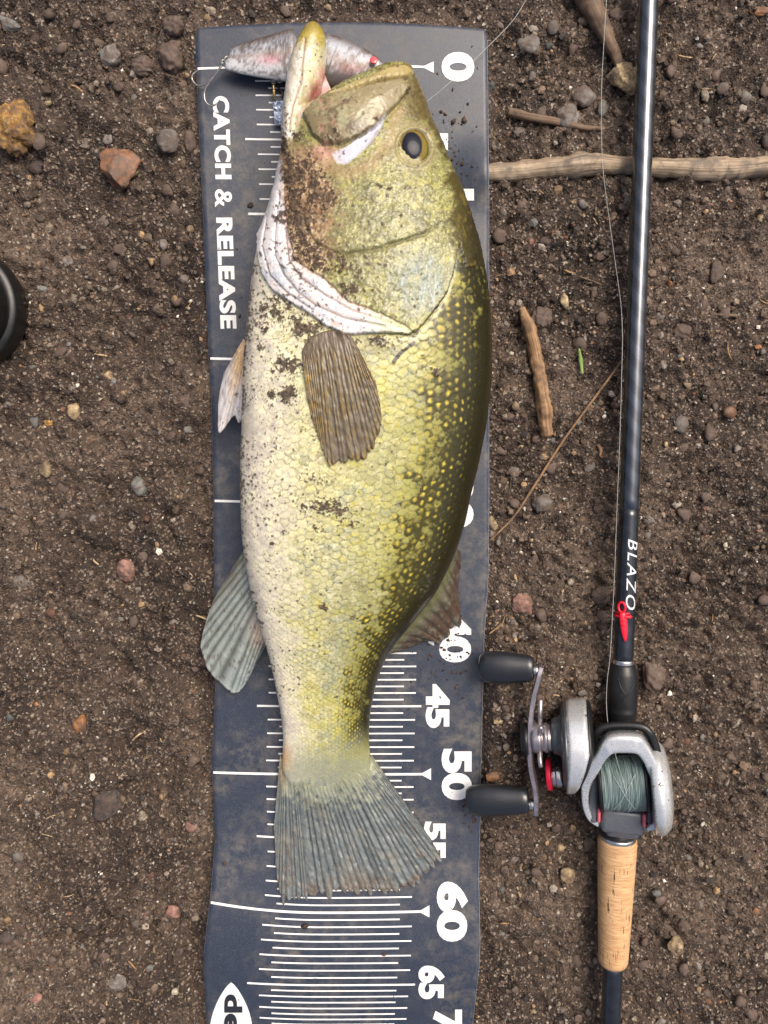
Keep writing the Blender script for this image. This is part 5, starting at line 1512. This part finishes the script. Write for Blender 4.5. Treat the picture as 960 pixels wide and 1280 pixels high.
nt.links.new(c, b.inputs['Base Color']); b.inputs['Roughness'].default_value = 0.45; bump(nt, b, n.outputs['Fac'], 0.7, 0.0004)
_o = add('spool_line', me, line_m); _o.parent = REEL
# cross-wound strand and the strand leaving the spool
def spool_pt(x, ang, lift=0.0004):
    c0 = P(x, yc, .040); r = 34.6 * pz(.040) + lift
    return np.stack([c0[..., 0], c0[..., 1] + r * np.sin(ang), c0[..., 2] + r * np.cos(ang)], -1)
k = np.linspace(0, 1, 30)
strand_m = simple('line strand', (150, 164, 162), 0.4, var=0.1)
rp('line_strand', join([tube(spool_pt(792 - 26 * k, 0.75 - 1.45 * k), .00022, 6), tube(spool_pt(765 + 28 * k, 0.65 - 1.3 * k), .00020, 6), tube(spool_pt(771 + 11 * k, 1.05 - 1.1 * k), .00020, 6)]), strand_m)
# thumb bar, black tubes standing in for the shade of its gap, pink tabs
rp('thumb_bar', join([pxbox(751, 806, 1017, 1042, .024, .0455, .0032), pxbox(757, 800, 1038, 1047, .02, .040, .003)]), grey_p)
rp('gap_shade', join([tube(P(np.linspace(753, 804, 12), 1014 + 5 * np.sin(np.linspace(0, math.pi, 12)) - 2 + 1.5 * q, .0435 - .0006 * q), .0013, 8) for q in range(3)]), black_gloss)
rp('tab', pxbox(746.5, 751, 1012, 1029, .036, .0485, .001), pink_m)
rp('tab', pxbox(803, 808, 1019, 1035, .036, .0485, .001), pink_m)
# gear housing on the handle side
g = xlathe(rprof([(711, 6), (711, 57), (715, 60), (733, 60.5), (737, 58), (737, 6)], 0.16, 5), 932.5, .0365, 72)
g = (shear_tail(g[0], 922, 992, 704, 0.34, .0365), g[1])
rp('gear_housing', g, silver_m)
g = xlathe(rprof([(736, 6), (736, 57), (740, 55), (743, 48), (743, 6)], 0.2, 4), 931, .036, 64)
g = (shear_tail(g[0], 922, 992, 704, 0.38, .036), g[1]); rp('housing_back', g, black_satin)
g = xlathe(rprof([(703, 6), (703, 46), (706, 54), (709, 57.5), (712, 57.5), (712, 6)], 0.2, 4), 933, .0362, 64)
g = (shear_tail(g[0], 925, 992, 702, 0.75, .0362), g[1]); rp('housing_rim', g, grey_m)
rp('housing_cap', xlathe(rprof([(690, 4), (690, 21), (693, 23), (698, 24), (703, 30), (707, 36), (707, 6)], .2), 920, .040), grey_m)
# star drag and its arms
rp('star_drag', join([xlathe(rprof([(664, 4), (664, 17), (668, 20), (676, 20), (679, 17), (681, 19), (684, 19.5), (686, 17), (690, 17), (690, 4)], .25), 922, .041)] +
                     [tube(np.array([P(675, 922 - 14 * math.cos(a), .041 + 14 * PX * math.sin(a)), P(675, 922 - 30 * math.cos(a), .041 + 30 * PX * math.sin(a)), P(676, 922 - (47 if abs(a) < 1 else 41) * math.cos(a), .041 + 42 * PX * math.sin(a))]), np.array([3.4, 3.3, 2.9]) * pz(.04), 10) for a in (0, 1.26, 2.7, -2.5, -1.26)]), gun)
rp('handle_nut', xlathe(rprof([(651, 3), (651, 14), (653, 19), (658, 21.5), (661, 21), (661, 3)], .25), 924, .041), black_satin)
# handle: bent arm, two knobs
hp = smooth_curve([(677, 833), (673, 848), (667, 872), (663.5, 900), (662.5, 930), (664, 958), (669, 985), (670.5, 1005), (669.5, 1017)], 60)
c0 = P(hp[:, 0], hp[:, 1], .041); n = 60
tg = np.gradient(c0, axis=0); tg /= np.linalg.norm(tg, axis=1)[:, None]; sd_ = np.cross(tg, [0, 0, 1.0])
hh = np.interp(np.linspace(0, 1, n), [0, .08, .3, .48, .7, .92, 1], [.0035, .0048, .0052, .0078, .0052, .0048, .0035])
q = np.array([(-1, -1), (-1.0, .8), (-.7, 1), (.7, 1), (1, .8), (1, -1)])
co = c0[:, None, :] + sd_[:, None, :] * (q[None, :, 0:1] * 3.3 * pz(.04)) + np.array([0, 0, 1.0]) * (q[None, :, 1:2] * hh[:, None, None])
m = len(q); co = co.reshape(-1, 3)
fs = [grid_faces(n, m, True), np.array([[5, 4, 3, 2, 1, 0]]), np.array([[0, 1, 2, 3, 4, 5]]) + (n - 1) * m]
ha = add('handle_arm', mesh_np('handle_arm', to_world(co), fs, False), gun); ha.parent = REEL
knob_prof = [(0, 3), (0.0, 13), (.03, 17), (.12, 20.5), (.3, 22), (.5, 21.5), (.75, 19), (.92, 17.5), (.98, 15), (1, 11), (1, 3)]
def knob(x0, x1, y0, y1, s, m):
    p = np.array(knob_prof); p = rprof(p, .3, 4)
    return lathe(P(x0, y0, .041), P(x1, y1, .041), np.stack([p[:, 0], p[:, 1] * s * pz(.041)], -1), 48, 0.72)
rp('knob', knob(599, 668, 833.5, 836, 1.0, 1), soft_black)
rp('knob', knob(583, 662, 1000, 1001, 1.0, 1), soft_black)
rp('knob_pin', xlathe(rprof([(666, 2), (666, 6.5), (671, 6.5), (675, 5), (675, 2)], .2), 838, .041, 24), steel)
rp('knob_pin', xlathe(rprof([(661, 2), (661, 6.5), (665, 7), (672, 6.5), (672, 2)], .2), 1006, .041, 24), steel)
# cast control
rp('cast_control', xlathe(rprof([(683, 3), (683, 19), (684.5, 20.3), (688.5, 20.3), (690, 19), (690, 3)], .25), 968, .033, 48), red_m)
rp('control_barrel', xlathe(rprof([(689, 3), (689, 13), (695, 13), (696, 14.5), (700, 14.5), (703, 14), (703, 3)], .2), 970, .033, 40), steel)
# small marks on the silver
for s_, x0, y0, w_, h_ in (('-', 722, 880.5, 4, .9), ('-', 728, 880.5, 4, .9)):
    pass

P = P_world

# fishing line from the reel, along the rod and away
def line_obj(name, pts, r, label, group=None, m=None):
    p = smooth_curve(pts, 120)
    co, f = tube(P(p[:, 0], p[:, 1], p[:, 2]), r, 6)
    return tag(add(name, mesh_np(name, co, f), m or line_clear), label, 'fishing line', group)
line_clear = simple('nylon line', (150, 152, 150), 0.3, var=0.1)
line_obj('fishing_line', [(776, 968, .0573), (770, 946, .056), (763, 918, .050), (760, 905, .043), (758, 880, .038), (759, 850, .036), (762.5, 822, .034), (765, 780, .031), (768, 720, .029), (771, 640, .028), (775, 540, .027), (777, 470, .025), (778, 420, .022),
                           (776, 380, .017), (770, 335, .012), (761, 270, .009), (754, 215, .013), (752, 170, .008), (752, 110, .006), (755, 50, .006), (758, 0, .006), (761, -60, .006)], .00023, 'thin clear line running from the reel along the rod')
line_obj('fishing_line', [(522, 137, .062), (532, 128, .050), (552, 112, .028), (575, 92, .018), (605, 63, .012), (632, 36, .010), (648, 16, .010), (664, -12, .010), (690, -60, .010)], .00023, 'thin clear line running from the snout of the fish across the zero')

# ------------------------------------------------------------------ the lure in the fish's mouth
LURE = empty('fishing_lure', P(350, 75, .007))
tag(LURE, 'jointed grey swimbait lure with hooks held in the fish mouth', 'fishing lure')
lure_m = vcol('lure finish', 0.3, bscale=900, bdist=0.0003, bstr=0.5, var=0.2, coat=0.3)
def lure_seg(name, path, r, squash, cols, off):
    n = 70; seg = 40
    p = smooth_curve(path, n); r = np.interp(np.linspace(0, 1, n), np.linspace(0, 1, len(r)), r) * PX
    co, f = tube(P(p[:, 0], p[:, 1], p[:, 2]), r, seg, squash)
    me = mesh_np(name, co, f)
    u, v = proj(co)
    a = np.r_[np.tile(np.linspace(0, 2 * math.pi, seg, endpoint=False), n), 0, 0]
    s = -np.cos(a)       # +1 on one edge of the lure, -1 on the other
    top, belly, stripe = cols
    w = sstep(-0.25, 0.15, s + 0.25 * noise(u, v, 9, 1, 3))
    c = M(np.repeat(c3(*belly), len(co), 0), c3(*top), w)
    lat_ = np.mod(u * 0.45 + v * 0.45, 1); lat2 = np.mod(u * 0.45 - v * 0.45, 1)
    c = M(c, c3(176, 180, 190), w * ((lat_ < .3) | (lat2 < .3)) * 0.5)
    c = M(c, c3(*stripe), np.exp(-((s + 0.25) / 0.2) ** 2) * 0.6 * np.exp(-((u - u.mean() - 8) / 16) ** 2))
    c = M(c, c3(84, 64, 50), sstep(0.3, 1.1, noise(u, v, 16, 1, 8 + off)) * 0.65)
    c = M(c, c3(70, 54, 42), sstep(0.45, 0.9, s) * 0.75)
    c = M(c, c3(120, 92, 62), np.exp(-((s - 0.02) / 0.16) ** 2) * 0.5)
    set_col(me, np.clip(c, .004, .9))
    return add(name, me, lure_m, LURE)
sgn = 1
lure_seg('tail_segment', [(288, 74.5, .018), (292, 74.5, .018), (320, 73, .018), (345, 71.5, .018), (362, 70.5, .018), (367, 70.5, .018)], [10.5, 14, 20.5, 25.5, 29.5, 29], .36, ((98, 96, 98), (186, 188, 190), (200, 120, 132)), 1)
lure_seg('head_segment', [(378, 71, .019), (395, 74, .019), (420, 79, .019), (445, 83, .020), (465, 85, .021), (480, 87, .022)], [27, 30, 29, 23, 15, 6], .36, ((164, 168, 176), (78, 72, 70), (200, 150, 150)), 2)
add('joint', mesh_np('joint', *tube(P(np.array([366., 375, 384]), np.array([71., 71, 72]), .018), .0035, 12)), black_satin, LURE)
add('lure_eye', mesh_np('lure_eye', *lathe(P(467, 76, .0265), P(467, 76, .0265) + [0.0, .0003, .0012], rprof([(0, .0005), (0, .0026), (.8, .0024), (1, .0008)], .3))), simple('lure eye red', (196, 70, 76), 0.15, var=0.2, coat=0.8), LURE)
wire = simple('hook wire', (176, 170, 164), 0.28, 0.9, var=0.15)
dark_wire = simple('dark hook wire', (40, 38, 38), 0.35, 0.7, var=0.15)
def ringp(cx, cy, r, z, tilt=0.0):
    a = np.linspace(0, 2 * math.pi, 26); return P(cx + r * np.cos(a), cy + r * np.sin(a), z + tilt * r * PX * np.sin(a))
def cu(pts): 
    p = smooth_curve(pts, 40); return P(p[:, 0], p[:, 1], p[:, 2])
add('split_ring', mesh_np('split_ring', *join([tube(ringp(284.5, 75, 4.2, .017, .5), .0005, 8), tube(ringp(280, 78, 3.2, .016, .5), .00045, 8)])), wire, LURE)
add('treble_hook', mesh_np('treble_hook', *join([tube(cu([(279, 79, .016), (275, 86, .016), (268, 95, .015), (259, 107, .014), (255.5, 117, .013), (257, 127, .013), (263, 132, .013), (269, 131, .0135), (278, 121, .014)]), np.r_[np.full(34, .00055), np.linspace(.00055, .0001, 6)], 8),
                                                  tube(cu([(278, 80, .015), (272, 88, .014), (264, 98, .012), (255, 106, .0105), (247, 107, .0095), (240.5, 100, .009), (241, 93, .0095), (249, 87, .010)]), np.r_[np.full(34, .00055), np.linspace(.00055, .0001, 6)], 8)])), wire, LURE)
add('split_ring', mesh_np('split_ring', *join([tube(ringp(350, 99, 4.0, .014, .6), .0005, 8), tube(ringp(342, 101, 3.2, .013, .6), .00045, 8)])), wire, LURE)
add('swivel', mesh_np('swivel', *tube(cu([(342, 104, .0135), (342, 110, .0135), (342.5, 116, .0135), (343, 124, .013)]), np.interp(np.linspace(0, 1, 40), [0, .2, .4, .55, .8, 1], [.0005, .0011, .0008, .0012, .0009, .0004]), 10)), simple('brass', (176, 150, 98), 0.3, 0.9, var=0.1), LURE)
add('belly_hook', mesh_np('belly_hook', *tube(cu([(344, 104, .0115), (350, 112, .0105), (355, 122, .010), (357, 134, .010), (361, 142, .011)]), .0007, 8)), dark_wire, LURE)
# crumpled foil blade
gx_, gy_ = np.meshgrid(np.linspace(0, 1, 12), np.linspace(0, 1, 16))
fx = 341 + 15 * gx_ + 3 * gy_; fy = 128 + 28 * gy_ - 3 * gx_
fz = .0125 + .0012 * noise(fx, fy, 7, 1, 3)
co, f = sheet(P(fx, fy, fz), .0003)
add('foil_blade', mesh_np('foil_blade', co, f, False), simple('foil', (214, 224, 238), 0.3, 0.5, var=0.15, scale=500), LURE)

# ------------------------------------------------------------------ toe of a black shoe at the edge of the soil
a = np.linspace(0, 2 * math.pi, 72, endpoint=False)
def shoe_ring(grow, z, shrink_heel=0.0):
    toe = P(-60, 383, 0.02); R = 78 * pz(.02) + grow
    x = np.where(np.cos(a) > 0, toe[0] + R * np.cos(a), toe[0] + (0.20 - shrink_heel) * np.cos(a) * np.abs(np.cos(a)) ** 0.2 + R * 0 )
    w = R * (1 - 0.16 * np.clip((toe[0] - x - .03) / .12, 0, 1) + 0.06 * np.clip((toe[0] - x - .16) / .05, 0, 1))
    y = toe[1] + w * np.sign(np.sin(a)) * np.abs(np.sin(a)) ** np.where(np.cos(a) > 0, 1.0, 0.55)
    return np.stack([x, y, np.broadcast_to(z, x.shape)], -1)
def stack(rings):
    co = np.vstack(rings); n = len(rings); m = len(a)
    c = len(co); co = np.vstack([co, rings[0].mean(0), rings[-1].mean(0)]); j = np.arange(m); e = (n - 1) * m
    return co, [grid_faces(n, m, True), np.stack([np.full(m, c), (j + 1) % m, j], 1), np.stack([np.full(m, c + 1), e + j, e + (j + 1) % m], 1)]
SHOE = empty('shoe', P(-140, 383, 0.0))
tag(SHOE, 'toe of a black rubber shoe standing on the soil', 'shoe')
rub = simple('black rubber', (20, 21, 22), 0.35, var=0.25, scale=200, dirt=0.16)
add('sole', mesh_np('sole', *stack([shoe_ring(-.004, -.001), shoe_ring(-.0005, .001), shoe_ring(0, .004), shoe_ring(0, .017), shoe_ring(-.0012, .0195), shoe_ring(-.005, .0200)])), rub, SHOE)
rings = []
for k_ in np.linspace(0, 1, 16):
    g_ = -.0045 - .040 * (1 - math.sqrt(max(0, 1 - k_ ** 2 * .96)))
    r_ = shoe_ring(g_, .0198 + .043 * k_, .02 * k_)
    back = np.clip((r_[:, 0].max() - r_[:, 0] - .07) / .14, 0, 1)
    r_[:, 2] += back ** 1.3 * .05 * k_
    rings.append(r_)
add('upper', mesh_np('upper', *stack(rings)), simple('black upper', (18, 19, 20), 0.3, var=0.25, scale=300, bumpd=.0002, dirt=0.12), SHOE)

bpy.context.view_layer.update()
